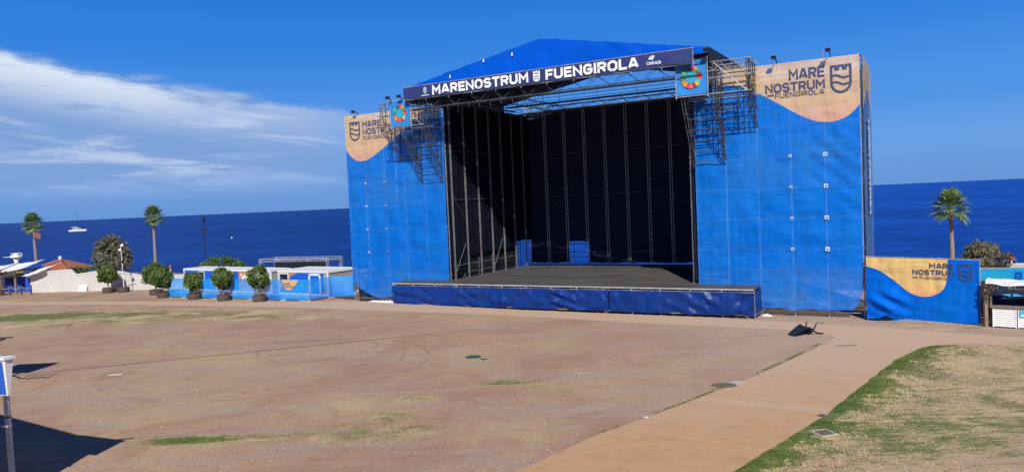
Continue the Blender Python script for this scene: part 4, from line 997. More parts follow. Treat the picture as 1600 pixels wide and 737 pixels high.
r, L_ = cabin((-16.2, 74.2), (-12.0, 72.0), 2.4, 1.9, 'low white cabin half hidden behind the far tower')

# dark screen on a truss frame beyond the cabins
a = (-26.9, 80.5); c = (-18.9, 77.2); L_, rz = lineframe(a, c)
r = empty('truss_frame', (a[0], a[1], 0), 'aluminium truss frame with a row of black screens beyond the cabins', 'truss', None, rz)
for (x, y) in ((.1, 0), (L_ - .1, 0), (.1, 2.4), (L_ - .1, 2.4), (L_ * .3, 0), (L_ * .72, 0)):
    b = MB()
    for dx in (-.12, .12):
        for dy in (-.12, .12): b.tube((x + dx, y + dy, 0), (x + dx, y + dy, 3.05), .022, 4)
    for k in range(10): b.tube((x - .12, y - .12, .3 * k), (x + .12, y - .12, .3 * k + .3), .014, 4)
    b.build('truss_leg', M['alu'], r)
b = MB()
for y in (0, 2.4):
    for z in (2.75, 3.02): b.tube((0, y - .12, z), (L_, y - .12, z), .024, 4); b.tube((0, y + .12, z), (L_, y + .12, z), .024, 4)
    for k in range(26): b.tube((L_ * k / 26, y - .12, 2.75 + .27 * (k % 2)), (L_ * (k + 1) / 26, y - .12, 3.02 - .27 * (k % 2)), .014, 4)
for x in (.05, L_ - .05):
    for z in (2.75, 3.02): b.tube((x, 0, z), (x, 2.4, z), .024, 4)
b.build('truss_beam', M['alu'], r)
for k in range(7):
    x = L_ * .24 + k * .92; b = MB().box(x, -.2, .9, x + .88, -.14, 2.74); b.build('screen', M['black_plastic'], r)

# ------------------------------------------------------------------ plants
def leaf_cloud(mb, c, rad, n, size, shell=.55, seed=0, squash=1.0, m=0, flat=0.0):
    rs = np.random.RandomState(seed)
    for _ in range(n):
        d = rs.normal(size=3); d /= np.linalg.norm(d); q = rad * (shell + (1 - shell) * rs.rand() ** .5) * (1 + .12 * nz(d[0] * 2.5 + seed, d[1] * 2.5, d[2] * 2.5))
        p = np.array(c) + d * np.array([q, q, q * squash]); 
        u = rs.normal(size=3); u[2] *= (1 - flat); u /= np.linalg.norm(u); w = np.cross(u, d + rs.normal(size=3) * .7); w /= max(np.linalg.norm(w), 1e-6)
        s = size * (.6 + .8 * rs.rand()); a = u * s; e = w * s * .5
        mb.face([p - a, p + e * 1.0, p + a, p - e * 1.0], m)
def barrel(r, w=.62, h=.55):
    b = MB().lathe([(w * .86, 0), (w * .95, h * .3), (w, h * .6), (w * .98, h), (w * .88, h), (w * .86, h - .08), (.01, h - .08)], 16); b.build('barrel', M['planter_wood'], r, smooth=False)
    b = MB().lathe([(w * .965, h * .2), (w * .985, h * .2), (w * 1.0, h * .3), (w * .97, h * .3)], 16); b.build('hoop', M['dark_steel'], r)
    b = MB().lathe([(w * .85, h - .07), (w * .4, h - .03), (.01, h)], 12); b.build('soil', M['soil'], r)
def pot_tree(x, y, rad, zc, seed, label, sq=1.0):
    r = empty('potted_tree', (x, y, 0), label, 'potted tree', 'clipped trees in half barrels')
    barrel(r)
    rs = np.random.RandomState(seed); b = MB()
    pts = [(0, 0, .45), (.03 * rs.randn(), .03 * rs.randn(), .8), (.04 * rs.randn(), .04 * rs.randn(), zc - rad * .5)]
    for p, q in zip(pts, pts[1:]): b.tube(p, q, .07, 7, r2=.055)
    for k in range(6): t = k * 1.05; b.tube(pts[-1], (rad * .6 * cos(t), rad * .6 * sin(t), zc + rad * .15), .03, 5, r2=.012)
    b.build('trunk', M['bark'], r)
    b = MB(); leaf_cloud(b, (0, 0, zc), rad * .90, 1500, .105, .55, seed, sq)
    for k in range(26):
        d = rs.normal(size=3); d /= np.linalg.norm(d); leaf_cloud(b, tuple(np.array([0, 0, zc]) + d * rad * (.70 + .22 * rs.rand()) * np.array([1, 1, sq])), rad * (.2 + .14 * rs.rand()), 120, .10, .3, seed + k + 1)
    b.build('crown', M['leaf_pot'], r)
pot_tree(-30.59, 72.2, .95, 1.75, 1, 'clipped round tree in half barrel, smallest of those against the blue fence')
pot_tree(-26.93, 70.0, 1.02, 2.0, 2, 'clipped round tree in half barrel before the blue fence, beside a white window')
pot_tree(-22.97, 68.0, .98, 2.15, 3, 'clipped tall oval tree in half barrel hiding the wall beside the letter W', 1.12)
pot_tree(-34.74, 74.8, 1.15, 1.95, 4, 'large clipped tree in half barrel at the left end of the blue fence')
pot_tree(-36.9, 77.8, 1.25, 2.05, 5, 'bushy clipped tree in half barrel just behind the large tree left of the fence')
pot_tree(-44.1, 82.2, 1.0, 1.95, 6, 'clipped round tree in half barrel by the white wall, apart from the others')
r = empty('barrel_planter', (-42.45, 82.2, 0), 'wooden half barrel carrying a slim white mast by the wall', 'planter'); barrel(r)
r = empty('white_mast', (-42.4, 82.2, .5), 'slim white mast with lamps standing in a half barrel', 'mast')
MB().tube((0, 0, 0), (-.06, 0, 4.6), .05, 6, r2=.03).build('pole', M['white_paint'], r)
for k, z in enumerate((1.9, 2.7, 3.4, 4.0, 4.5)):
    b = MB().box(-.25 if k % 2 else .02, -.1, z, .0 if k % 2 else .27, .1, z + .22); b.build('lamp', M['white_paint' if k > 2 else 'black_metal'], r)
b = MB().tube((-.5, 0, 1.5), (.45, 0, 1.5), .03, 5); b.build('crossbar', M['black_metal'], r)

def loose_tree(name, x, y, z0, blobs, label, leaf, n, size, seed, trunk=True, cat='tree', sq=.9):
    r = empty(name, (x, y, z0), label, cat); rs = np.random.RandomState(seed)
    b = MB(); top = max(q[2] for q in blobs)
    b.tube((0, 0, -.1), (.1, .05, top * .35), .20 * (top / 5), 7, r2=.13 * top / 5)
    for (bx, by, bz, br) in blobs: b.tube((.1, .05, top * .33), (bx, by, bz), .09 * top / 5, 5, r2=.02)
    b.build('trunk', M['bark'], r)
    b = MB()
    for k, (bx, by, bz, br) in enumerate(blobs):
        leaf_cloud(b, (bx, by, bz), br * .92, int(n * br * br * .5), size, .35, seed + k, sq)
        for j in range(int(9 * br)):
            d = rs.normal(size=3); d /= np.linalg.norm(d); leaf_cloud(b, tuple(np.array([bx, by, bz]) + d * br * .85 * np.array([1, 1, sq])), br * .34, int(n * br * br * .06), size, .15, seed + 31 * k + j, .8)
    b.build('crown', M[leaf], r)
def blobs(n, w, h0, h1, rad, seed):
    rs = np.random.RandomState(seed); out = []
    for k in range(n):
        t = rs.rand(); a = rs.rand() * 2 * pi; z = h0 + (h1 - h0) * t; ww = w * sqrt(max(.12, 1 - (2 * t - .85) ** 2 * .8)) * (.3 + .7 * rs.rand() ** .5)
        out.append((ww * cos(a), ww * sin(a) * .8, z, rad * (.75 + .5 * rs.rand())))
    return out
loose_tree('tamarisk_tree', -50.3, 95, -.3, [(0, 0, 5.6, .95), (-.8, 0, 5.0, 1.05), (.8, .1, 5.0, 1.0), (-1.5, 0, 3.9, 1.0), (1.6, 0, 3.8, 1.0)] + blobs(14, 1.9, 1.3, 4.8, 1.0, 3), 'tall grey green feathery tree behind the white wall', 'leaf_tamarisk', 700, .15, 20)
loose_tree('shrub', -42.6, 88, -.1, blobs(5, .7, .7, 2.0, .62, 5), 'small dark grey shrub with open twigs beside the clipped trees', 'leaf_dry', 330, .11, 60, cat='shrub')
loose_tree('hedge_bush', -34.0, 87, -.2, [(-2.0, 0, 1.5, 1.0), (-.9, 0, 2.2, 1.25), (.4, 0, 2.5, 1.3), (1.7, .2, 2.3, 1.2), (2.8, .2, 1.8, 1.0), (-2.6, 0, .9, .8)], 'wide bright green bush rising behind the long cabin', 'leaf_bush', 420, .13, 80, cat='bush')
loose_tree('tamarisk_tree', 49.0, 79, -3.4, [(0, 0, 4.3, 1.15), (-.9, 0, 3.9, 1.0), (1.0, .1, 3.9, 1.0)] + blobs(12, 2.2, 1.8, 4.0, .95, 9), 'low grey green feathery tree behind the banner fence near the right palm', 'leaf_tamarisk', 760, .14, 120)

def palm(x, y, z0, h, cr, label, seed, lean=(0, 0), rt=.19):
    r = empty('palm_tree', (x, y, z0), label, 'palm tree', 'slender fan palms by the shore'); rs = np.random.RandomState(seed)
    b = MB(); n = 12
    for k in range(n):
        t0, t1 = k / n, (k + 1) / n; f_ = lambda t: (lean[0] * t * t, lean[1] * t, h * t)
        b.tube(f_(t0), f_(t1), rt * (1.15 - .35 * t0), 9, r2=rt * (1.15 - .35 * t1) * 1.03)
    b.build('trunk', M['palm_bark'], r)
    tx, ty = lean; b = MB().lathe([(rt * .85, h - cr * .5), (rt * 1.35, h - cr * .32), (rt * 1.5, h - cr * .1), (rt * .9, h + .05)], 9, (tx, ty, 0)); b.build('leaf_base', M['palm_skirt'], r)
    b = MB()
    for k in range(44):
        az = k * 2.399 + rs.rand() * .5; el = radians(-48 + 130 * ((k + .5) / 44) ** .85); s = cr * rs.uniform(.55, .75)
        o = np.array([tx, ty, h + .12 * cr * (k / 44)]); d = np.array([cos(az) * cos(el), sin(az) * cos(el), sin(el)])
        hub = o + d * s * .70
        b.tube(tuple(o), tuple(hub), .022, 4)
        side = np.cross(d, [0, 0, 1]); side /= max(np.linalg.norm(side), 1e-6); up = np.cross(side, d)
        R_ = cr * rs.uniform(.44, .58); nseg = 13; fold = rs.uniform(.1, .45)
        for q in range(nseg):
            a = radians(-100 + 200 * (q + .5) / nseg); w = d * cos(a) + side * sin(a) + up * fold * abs(sin(a)); w /= np.linalg.norm(w); ll = R_ * (.70 + .30 * cos(a)) * rs.uniform(.9, 1.1)
            wt = hub + w * ll - np.array([0, 0, .22 * R_]) * rs.uniform(.3, 1.2); mid = hub + w * ll * .62 + up * .05 * R_
            e = np.cross(w, up); e = e / np.linalg.norm(e) * R_ * .075
            b.face([hub, mid - e, wt, mid + e])
    b.build('crown', M['leaf_palm'], r)
palm(-62.9, 100, -.3, 7.9, 1.75, 'leftmost slender fan palm, above the house with the tiled roof', 1, (-.1, 0))
palm(-47.2, 100, -.3, 8.2, 1.75, 'slender fan palm left of the black lamp post, between tamarisk and long cabin', 2, (.1, 0))
palm(43.6, 75, -2.0, 7.2, 2.2, 'fan palm standing behind the tall banner fence on the right', 5, (-.15, 0), .20)

# ------------------------------------------------------------------ left: walls, bar, house
def wall_prof(name, pts, y0, y1, thick, label, m, zb=-.5):
    """wall along x with a stepped top; y runs from y0 to y1 over its length"""
    x0, x1 = pts[0][0], pts[-1][0]; r = empty(name, (x0, y0, 0), label, 'wall'); b = MB()
    Y = lambda x: (y1 - y0) * (x - x0) / (x1 - x0)
    for (a, za), (c, zc) in zip(pts, pts[1:]):
        if c - a < 1e-4: continue
        b.hexa([(a - x0, Y(a), zb), (c - x0, Y(c), zb), (c - x0, Y(c) + thick, zb), (a - x0, Y(a) + thick, zb), (a - x0, Y(a), za), (c - x0, Y(c), zc), (c - x0, Y(c) + thick, zc), (a - x0, Y(a) + thick, za)])
    b.build('masonry', M[m], r)
    b = MB()
    for (a, za), (c, zc) in zip(pts, pts[1:]):
        if c - a < 1e-4: continue
        b.hexa([(a - x0, Y(a) - .06, za + .003), (c - x0, Y(c) - .06, zc + .003), (c - x0, Y(c) + thick + .06, zc + .003), (a - x0, Y(a) + thick + .06, za + .003), (a - x0, Y(a) - .06, za + .09), (c - x0, Y(c) - .06, zc + .09), (c - x0, Y(c) + thick + .06, zc + .09), (a - x0, Y(a) + thick + .06, za + .09)])
    b.build('coping', M['white_paint'], r)
wall_prof('white_wall', [(-55.2, 2.15), (-50.0, 2.45), (-49.4, 1.85), (-46.4, 2.2), (-44.0, 2.05), (-41.6, 1.6), (-40.0, 1.45), (-36.0, 1.45)], 86.4, 82.8, .3, 'whitewashed wall with a stepped top behind the potted trees', 'white_wall')
wall_prof('white_wall', [(-70, 2.7), (-58.3, 2.75)], 92, 90, .3, 'plain whitewashed wall behind the open-air bar', 'white_wall')
r = empty('white_board', (-49.0, 85.0, 0), 'blank white board leaning at the foot of the white wall', 'board', None, -.17)
MB().hexa([(0, 0, .02), (1.0, 0, .02), (1.0, .05, .02), (0, .05, .02), (0, .22, .75), (1.0, .22, .75), (1.0, .27, .75), (0, .27, .75)]).build('sheet', M['white_print'], r)
MB().tube((1.12, .0, 0), (1.02, .3, .72), .03, 5).build('prop', M['dark_steel'], r)

# house with a hipped tiled roof
r = empty('tiled_house', (-66.9, 112, -2.6), 'small white house with a hipped terracotta roof by the sea', 'house', None, -.12)
MB().box(-2.9, -2.5, 0, 2.9, 2.5, 3.6).build('wall', M['white_wall'], r)
b = MB(); e = 3.7; z = 3.55; ap = 5.0
for q in (((-e, -3.1, z), (e, -3.1, z)), ((e, -3.1, z), (e, 3.1, z)), ((e, 3.1, z), (-e, 3.1, z)), ((-e, 3.1, z), (-e, -3.1, z))): b.face([q[0], q[1], (.25 if q[1][0] > 0 and q[0][0] > 0 else 0, 0, ap)])
b.face([(-e, -3.1, z - .06), (-e, 3.1, z - .06), (e, 3.1, z - .06), (e, -3.1, z - .06)])
for k in range(15):
    t = -1 + 2 * (k + .5) / 15; b.tube((t * e, -3.1 - .01, z + .04), (t * e * .08, -.25, ap - .08), .05, 5)
rf = b.build('roof', M['terracotta'], r)
MB().lathe([(.22, 0), (.2, .3), (.3, .32), (.05, .5)], 10, (0, 0, ap - .05)).build('finial', M['white_paint'], rf)
for x in (-2.1, .1, 1.7):
    b = MB(); b.face([(x + .28 * cos(t), -2.52, 2.75 + .28 * max(0, sin(t)) - .3 * (sin(t) < -.1)) for t in [2 * pi * k / 12 for k in range(12)]]); b.build('window', M['glass_dark'], r)
MB().box(2.9, -2.4, 0, 3.6, .5, 3.3).build('porch', M['dark_wood'], r)
loose_tree('hedge_bush', -50.6, 90.5, 0, [(-2.2, 0, 1.9, .55), (-1.2, 0, 2.05, .6), (-.1, 0, 2.15, .6), (1.0, 0, 2.2, .65), (2.1, 0, 2.1, .6)], 'low trimmed green hedge along the top of the white wall', 'leaf_bush', 420, .11, 210, cat='hedge')

# blue tent canopy
r = empty('tent_canopy', (-60.9, 95, .15), 'blue peaked tent canopy behind the open-air bar', 'tent')
b = MB(); P = []
for j in range(9):
    s = j / 8; z = 2.0 + 1.0 * (s ** 1.15); w = 1.75 * (1 - s) + .05 * s
    P.append([(w * max(-1, min(1, 1.414 * cos(t))), w * max(-1, min(1, 1.414 * sin(t))), z - .08 * abs(sin(2 * t)) * 0) for t in [2 * pi * k / 32 for k in range(33)]])
b.grid(P); P2 = [[(p[0], p[1], 1.78 + .02 * sin(i * 2)) for i, p in enumerate(P[0])], P[0]]; b.grid(P2); b.build('canopy', M['blue_cloth'], r, smooth=True)
for sx in (-1, 1):
    for sy in (-1, 1): MB().tube((sx * 1.7, sy * 1.7, -.4), (sx * 1.7, sy * 1.7, 1.98), .04, 6).build('leg', M['white_paint'], r)

# lifeguard tower
r = empty('watch_tower', (-77.3, 118, -.65), 'white beach watch tower with a flat round top on a tapered stem', 'watch tower')
MB().lathe([(1.0, 0), (.75, 3.0), (.45, 4.9), (1.05, 6.4), (1.0, 6.5)], 14).build('stem', M['white_paint'], r, smooth=True)
MB().lathe([(1.0, 6.5), (1.75, 6.65), (1.8, 6.95), (1.6, 7.15), (.2, 7.2)], 18).build('platform', M['white_paint'], r)
MB().box(-4.0, -.15, 6.75, -1.7, .15, 6.87).build('boom', M['white_paint'], r)
b = MB()
for k in range(10): t = 2 * pi * k / 10; b.tube((1.45 * cos(t) + .2, 1.45 * sin(t), 7.15), (1.45 * cos(t) + .2, 1.45 * sin(t), 7.9), .05, 5)
b.path([(1.45 * cos(t) + .2, 1.45 * sin(t), 7.9) for t in [2 * pi * k / 16 for k in range(17)]], .05); b.box(-.6, -.5, 7.18, .8, .5, 7.75); b.build('railing', M['white_paint'], r)

r.scale = (.5, .5, .5)
# open-air bar: pergola with canvas and blue side screens
r = empty('pergola', (-58.5, 86.0, 0), 'open timber pergola bar with white canvas strips', 'pergola', None, -.1)
for (x, y) in ((-5.2, 0), (-.55, 0), (2.1, -.1), (-5.2, 3), (-.55, 3), (2.1, 3)): MB().box(x - .09, y - .09, 0, x + .09, y + .09, 2.35).build('post', M['wood'], r)
for y in (-.02, 2.95): MB().box(-7, y - .07, 2.35, 3.1, y + .07, 2.53).build('beam', M['wood'], r)
for k in range(14): MB().box(-6.8 + k * .72, -.5, 2.533, -6.72 + k * .72, 3.6, 2.63).build('rafter', M['wood'], r)
for k, (x0, x1, z0, z1) in enumerate(((-7.0, -4.6, 2.7, 3.05), (-3.2, .1, 2.62, 3.0), (-.2, 3.4, 2.85, 3.25), (3.0, 5.6, 2.3, 2.85))):
    b = MB(); b.grid([[(x0 + (x1 - x0) * i / 10, -.3 + 3.4 * j / 6, z0 - .35 + (z1 - z0) * i / 10 - .12 * sin(pi * i / 10) + .05 * nz(i * .6, j * .6, k) + .75 * j / 6) for i in range(11)] for j in range(7)]); b.build('canvas', M['white_cloth'], r, smooth=True)
b = MB(); leaf_cloud(b, (1.9, .2, 2.2), .75, 500, .12, .1, 77, .5); b.build('climber', M['leaf_dry'], r)
b = MB(); leaf_cloud(b, (-.6, .6, 2.3), .6, 200, .11, .1, 78, .4); b.build('climber', M['leaf_dry'], r)
def screen(x, y, w, h, rz, label, m, name='side_screen', cat='screen', fr='wood'):
    r = empty(name, (x, y, 0), label, cat, None, rz); b = MB(); tarp(b, 0, w, lambda q: h, lambda q: .08, lambda q, z: .04 * nz(q * 1.2, z * 1.2, x), FACE, step=.2, zstep=.2); b.build('cloth', M[m], r, smooth=True)
    for q in (0, w): MB().tube((q, .04, 0), (q, .04, h + .05), .035, 6).build('post', M[fr], r)
    return r
screen(-59.2, 88.0, 2.6, 1.75, -.1, 'dark blue canvas side screen inside the pergola bar', 'blue_cloth')
screen(-55.9, 86.6, 1.9, 1.75, -.1, 'dark blue canvas side screen at the right end of the pergola bar', 'blue_cloth')
r = empty('wicker_screen', (-61.6, 85.2, 0), 'low grey brown wicker screen in front of the pergola bar', 'screen', None, -.1)
MB().box(0, 0, .05, 4.4, .08, 1.2).build('panel', M['wicker'], r)
for x in (0, 1.5, 2.9, 4.4): MB().box(x - .05, -.04, 0, x + .05, -.003, 1.3).build('post', M['dark_wood'], r)
for k, (x, y) in enumerate(((-60.6, 88.0), (-58.2, 87.6))):
    r = empty('bar_table', (x, y, 0), ('small dark bar table by the left post of the pergola', 'small dark bar table near the middle of the pergola')[k], 'table', 'bar tables under the pergola')
    MB().lathe([(.45, 1.38), (.45, 1.43), (.01, 1.44)], 12).build('tabletop', M['dark_wood'], r); MB().tube((0, 0, 0), (0, 0, 1.38), .05, 6).build('stem', M['black_metal'], r); MB().lathe([(.3, 0), (.28, .04), (.05, .06)], 12).build('base', M['black_metal'], r)
BX = [(-58.55, 83.9), (-57.3, 84.0), (-57.0, 84.0), (-55.9, 83.9), (-54.6, 83.8), (-53.3, 83.5)]
bl = ['nearest the left edge of the picture', 'left of the pair by the pergola post', 'right of the pair by the pergola post', 'before the right part of the wicker screen', 'before the dark blue side screen', 'last of the row, beside the white wall']
for k, (x, y) in enumerate(BX):
    r = empty('rope_post', (x, y, 0), f'dark wooden rope post, {bl[k]}', 'post', 'wooden rope posts before the bar')
    MB().tube((0, 0, 0), (0, 0, .98), .075, 8, r2=.065).build('shaft', M['dark_wood'], r); MB().lathe([(.085, .98), (.09, 1.04), (.05, 1.08)], 8).build('cap', M['dark_wood'], r)
b = MB()
for (a, c) in zip([(-60.6, 84.2)] + BX, BX):
    for k in range(8):
        f_ = lambda t: (a[0] + (c[0] - a[0]) * t, a[1] + (c[1] - a[1]) * t, .92 - .9 * min(.34, .28 * math.hypot(c[0] - a[0], c[1] - a[1])) * 4 * t * (1 - t) * .7)
        b.tube(f_(k / 8), f_((k + 1) / 8), .028, 5)
o = b.build('rope', M['rope']); tag(o, 'sagging pale rope strung between the dark wooden posts', 'rope')

# flag by the left palm
r = empty('flag', (-62.2, 99, 0), 'small red flag on a thin pole beside the leftmost palm', 'flag')
MB().tube((-.2, 0, 0), (-.2, 0, 7.1), .025, 5).build('pole', M['steel'], r)
b = MB(); b.grid([[(-.18 + .85 * i / 8, .06 * sin(i * .9), 6.0 + .75 * j / 4 - .03 * i) for i in range(9)] for j in range(5)]); b.build('cloth', M['flag_red'], r, smooth=True)

# lamp posts
def lamp_post(x, y, z0, h, label, rz=0, head=.5):
    r = empty('lamp_post', (x, y, z0), label, 'lamp post', None, rz)
    MB().tube((0, 0, 0), (0, 0, h), .08, 8, r2=.05).build('pole', M['black_metal'], r)
    return r
r = lamp_post(-38.5, 95, -.5, 7.9, 'tall black lamp post with twin heads between palm and cabins')
MB().lathe([(.12, 7.6), (.2, 7.7), (.2, 8.15), (.1, 8.3), (.02, 8.4)], 10).build('lantern', M['black_metal'], r)
MB().box(-.32, -.12, 6.5, .32, .12, 6.85).build('lamp_head', M['black_metal'], r)
r = lamp_post(48.2, 75, -3.0, 3.1, 'black lamp post with a flat head behind the bar banner')
MB().box(-.1, -.2, 3.05, .85, .2, 3.32).build('lamp_head', M['black_metal'], r)
def marker(x, y, z, h, label):
    r = empty('beach_marker', (x, y, z), label, 'marker', 'red topped beach markers')
    MB().tube((0, 0, 0), (0, 0, h), .09, 8).build('post', M['white_paint'], r)
    MB().lathe([(.1, h), (.16, h + .1), (.18, h + .3), (.12, h + .42), (.03, h + .48)], 10).build('buoy', M['red'], r)
marker(51.4, 78, -1.0, .65, 'red topped white beach marker behind the right-hand bar'); marker(-44.4, 98, -.5, 1.7, 'red topped white beach marker right of the second palm')
wall_prof('promenade_wall', [(46, -.95), (75, -.95)], 81, 73, .4, 'pale low promenade wall at the edge of the sea on the right', 'concrete', -8)

# ------------------------------------------------------------------ right: bar counter and banners
A, C = (25.85, 41.05), (32.5, 35.6); L_, rz = lineframe(A, C)
r = empty('bar_counter', (A[0], A[1], 0), 'white louvred bar counter under canvas at the right edge', 'counter', None, rz)
for k in range(5):
    x0 = .12 + k * 1.15; b = MB()
    for j in range(9): b.hexa([(x0 + .05, -.03, .08 + j * .112), (x0 + 1.05, -.03, .08 + j * .112), (x0 + 1.05, .02, .10 + j * .112), (x0 + .05, .02, .10 + j * .112), (x0 + .05, -.012, .17 + j * .112), (x0 + 1.05, -.012, .17 + j * .112), (x0 + 1.05, .02, .172 + j * .112), (x0 + .05, .02, .172 + j * .112)])
    b.box(x0, -.04, .03, x0 + .05, .03, 1.1); b.box(x0 + 1.05, -.04, .03, x0 + 1.10, .03, 1.1); b.build('louvre_panel', M['white_paint'], r)
MB().box(0, -.12, 1.103, 6.2, .55, 1.16).build('top', M['wood'], r)
MB().box(1.35, -.06, .62, 1.68, -.041, 1.0).build('notice', M['cyan_print'], r)
MB().box(1.42, -.066, .68, 1.60, -.0605, .78).build('notice_print', M['white_print'], r)
r = empty('wooden_post', (25.7, 41.2, 0), 'weathered wooden post at the corner of the right-hand bar', 'post')
MB().box(-.09, -.09, 0, .09, .09, 2.55).build('shaft', M['wood'], r); b = MB(); leaf_cloud(b, (0, -.1, 1.75), .2, 120, .07, .1, 90, 2.2); b.build('garland', M['leaf_dry'], r)
r = empty('white_awning', (A[0], A[1], 0), 'white canvas awning strung over the right-hand bar', 'awning', None, rz)
b = MB(); P = []
for j in range(9):
    P.append([(-.15 + 6.6 * i / 40, -.35 + .9 * j / 8, 2.55 + .10 * j / 8 + .025 * sin(i * .8 + j * .4) + .05 * nz(i * .22, j * .5, 3) - .07 * sin(pi * ((i / 16) % 1))) for i in range(41)])
b.grid(P); P = [[(-.15 + 6.6 * i / 40, -.37 - .03 * sin(i), 2.55 + .025 * sin(i * .8) + .05 * nz(i * .22, 0, 3) - .07 * sin(pi * ((i / 16) % 1)) - .14 * j) for i in range(41)] for j in (1, 0)]; b.grid(P)
b.build('canvas', M['white_cloth'], r, smooth=True)
for x in (0, 3.1, 6.2): MB().box(x - .05, .4, 0, x + .05, .5, 2.6).build('post', M['wood'], r)
b = MB()
for k in range(9): leaf_cloud(b, (.3 + k * .7, -.25, 2.18), .33, 110, .07, .1, 300 + k, .45)
b.build('dry_fringe', M['leaf_dry'], r)
r = empty('bar_backdrop', (A[0] + .9, A[1] + 1.6, 0), 'dark navy cloth backdrop with a pale star mark behind the bar', 'backdrop', None, rz)
M['navy_cloth'] = mat('dark navy cloth', (0.010, 0.020, 0.075), .8, .15, 1, .3, 4)
b = MB(); tarp(b, -.6, 6.4, lambda x: 2.3, lambda x: .1, lambda x, z: .05 * nz(x, z, 3), FACE, step=.2, zstep=.3); bd = b.build('cloth', M['navy_cloth'], r, smooth=True)
b = MB(); b.face([(.62, -.09, 1.60), (1.12, -.09, 1.66), (1.06, -.09, 1.50)]); b.face([(1.18, -.09, 1.50), (1.24, -.09, 1.68), (1.72, -.09, 1.56)]); b.build('star_mark', M['cyan_print'], bd)
r = empty('bar_sign', (A[0] + .95, A[1] + .55, 1.98), 'small bright cyan sign hanging over the bar counter', 'sign', None, rz)
MB().box(-.15, 0, 0, .55, .04, .26).build('board', M['cyan_print'], r); b = MB(); ribbon(b, [(-.05, .13), (.45, .13)], .03, 0, lambda u, z, d: (u, -.004 - d, z)); b.build('mark', M['blue_panel'], r)
MB().tube((.2, .02, .26), (.2, .02, .7), .012, 4).build('hanger', M['black_metal'], r)
for k in range(3):
    r = empty('bar_cooler', S2W(0, 0, 0) * 0 + Vector((A[0] + 1.9 + k * 1.0, A[1] - .55 - k * .82, 0)), f'low pale grey cooler chest behind the bar counter, {("left one", "middle one", "right one")[k]}', 'cooler', 'cooler chests behind the counter', rz)
    MB().box(0, .3, .05, .9, .85, 1.28).build('chest', M['grey_panel'], r); MB().box(-.01, .29, 1.283, .91, .86, 1.34).build('lid', M['white_paint'], r)
A2, C2 = (30.3, 47.2), (36.5, 42.0); L_, rz = lineframe(A2, C2)
r = empty('printed_banner', (A2[0], A2[1], 0), 'teal and yellow printed banner standing behind the right-hand bar', 'banner', None, rz)
b = MB(); tarp(b, -1.6, 1.38, lambda x: 2.45 + .05 * x, lambda x: .3, lambda x, z: .05 * nz(x, z, 2), FACE, step=.15, zstep=.3); b.build('teal_cloth', M['fence_teal'], r, smooth=True)
b = MB(); tarp(b, 1.385, 5, lambda x: 2.45 + .05 * x, lambda x: max(1.2, 1.45 - .25 * sin((x - 1.38) * 1.2)), lambda x, z: .05 * nz(x, z, 2), FACE, step=.15, zstep=.2); yc = b.build('yellow_cloth', M['yellow_print'], r, smooth=True)
PB = lambda x, z, d: (x, -.07 - d, z)
b = MB(); letters(b, 'MARE', 1.55, 2.25, 2.12, 2.32, .2, PB); letters(b, 'NOSTRUM', 1.55, 2.85, 1.84, 2.03, .2, PB); b.build('lettering', M['navy_print'], yc)
b = MB(); crest(b, .9, 1.25, 1.75, 2.3, .16, PB); b.build('emblem', M['blue_panel'], r)
for x in (-1.6, 1.38, 4.9): MB().tube((x, .05, 0), (x, .05, 2.5), .035, 6).build('post', M['steel'], r)

# ------------------------------------------------------------------ boats
r = empty('catamaran', (-549, 960, SEA), 'white sailing catamaran with a tall bare mast out at sea', 'boat', None, .1); r.scale = (.85, .85, .9)
for s in (-1, 1):
    b = MB(); n = 14; P = []
    for j in range(5):
        row = []
        for i in range(n + 1):
            t = i / n; w = 1.3 * (1 - (2 * t - 1) ** 4) * (.4 + .6 * j / 4); z = -.3 + 2.4 * j / 4 + .5 * t * t * j / 4; row.append((-11 + 22 * t, s * 3.6 - w, z))
        for i in range(n, -1, -1):
            t = i / n; w = 1.3 * (1 - (2 * t - 1) ** 4) * (.4 + .6 * j / 4); z = -.3 + 2.4 * j / 4 + .5 * t * t * j / 4; row.append((-11 + 22 * t, s * 3.6 + w, z))
        P.append(row + [row[0]])
    b.grid(P); b.face(P[-1][:-1]); b.build('hull', M['white_paint'], r)
MB().box(-8, -3.6, 1.6, 6, 3.6, 2.3).build('bridge_deck', M['white_paint'], r)
b = MB().hexa([(-7, -3, 2.3), (5.5, -3, 2.3), (5.5, 3, 2.3), (-7, 3, 2.3), (-5, -2.4, 4.3), (3.0, -2.4, 4.3), (3.0, 2.4, 4.3), (-5, 2.4, 4.3)]); cb_ = b.build('cabin', M['white_paint'], r)
MB().hexa([(-6, -3.03, 2.7), (4.8, -3.03, 2.7), (4.8, -2.9, 2.7), (-6, -2.9, 2.7), (-5.4, -2.72, 3.7), (3.6, -2.72, 3.7), (3.6, -2.5, 3.7), (-5.4, -2.5, 3.7)]).build('window', M['glass_dark'], cb_)
MB().tube((1, 0, 2.3), (1, 0, 28), .26, 6, r2=.16).build('mast', M['black_metal'], r); MB().tube((1, 0, 5.6), (-8.5, 0, 5.9), .3, 6).build('boom', M['white_cloth'], r)
MB().path([(10.5, 0, 3), (1, 0, 27), (-10.8, 0, 2.6)], .05, 4).build('stay', M['black_metal'], r)
r = empty('buoy', (-157, 425, SEA), 'small white mooring buoy floating on the sea near the lamp post', 'buoy'); MB().lathe([(.1, -.2), (.45, .1), (.5, .4), (.3, .7), (.1, .8)], 10).build('float', M['white_paint'], r); MB().tube((0, 0, .7), (0, 0, 1.4), .05, 5).build('pin', M['red'], r)

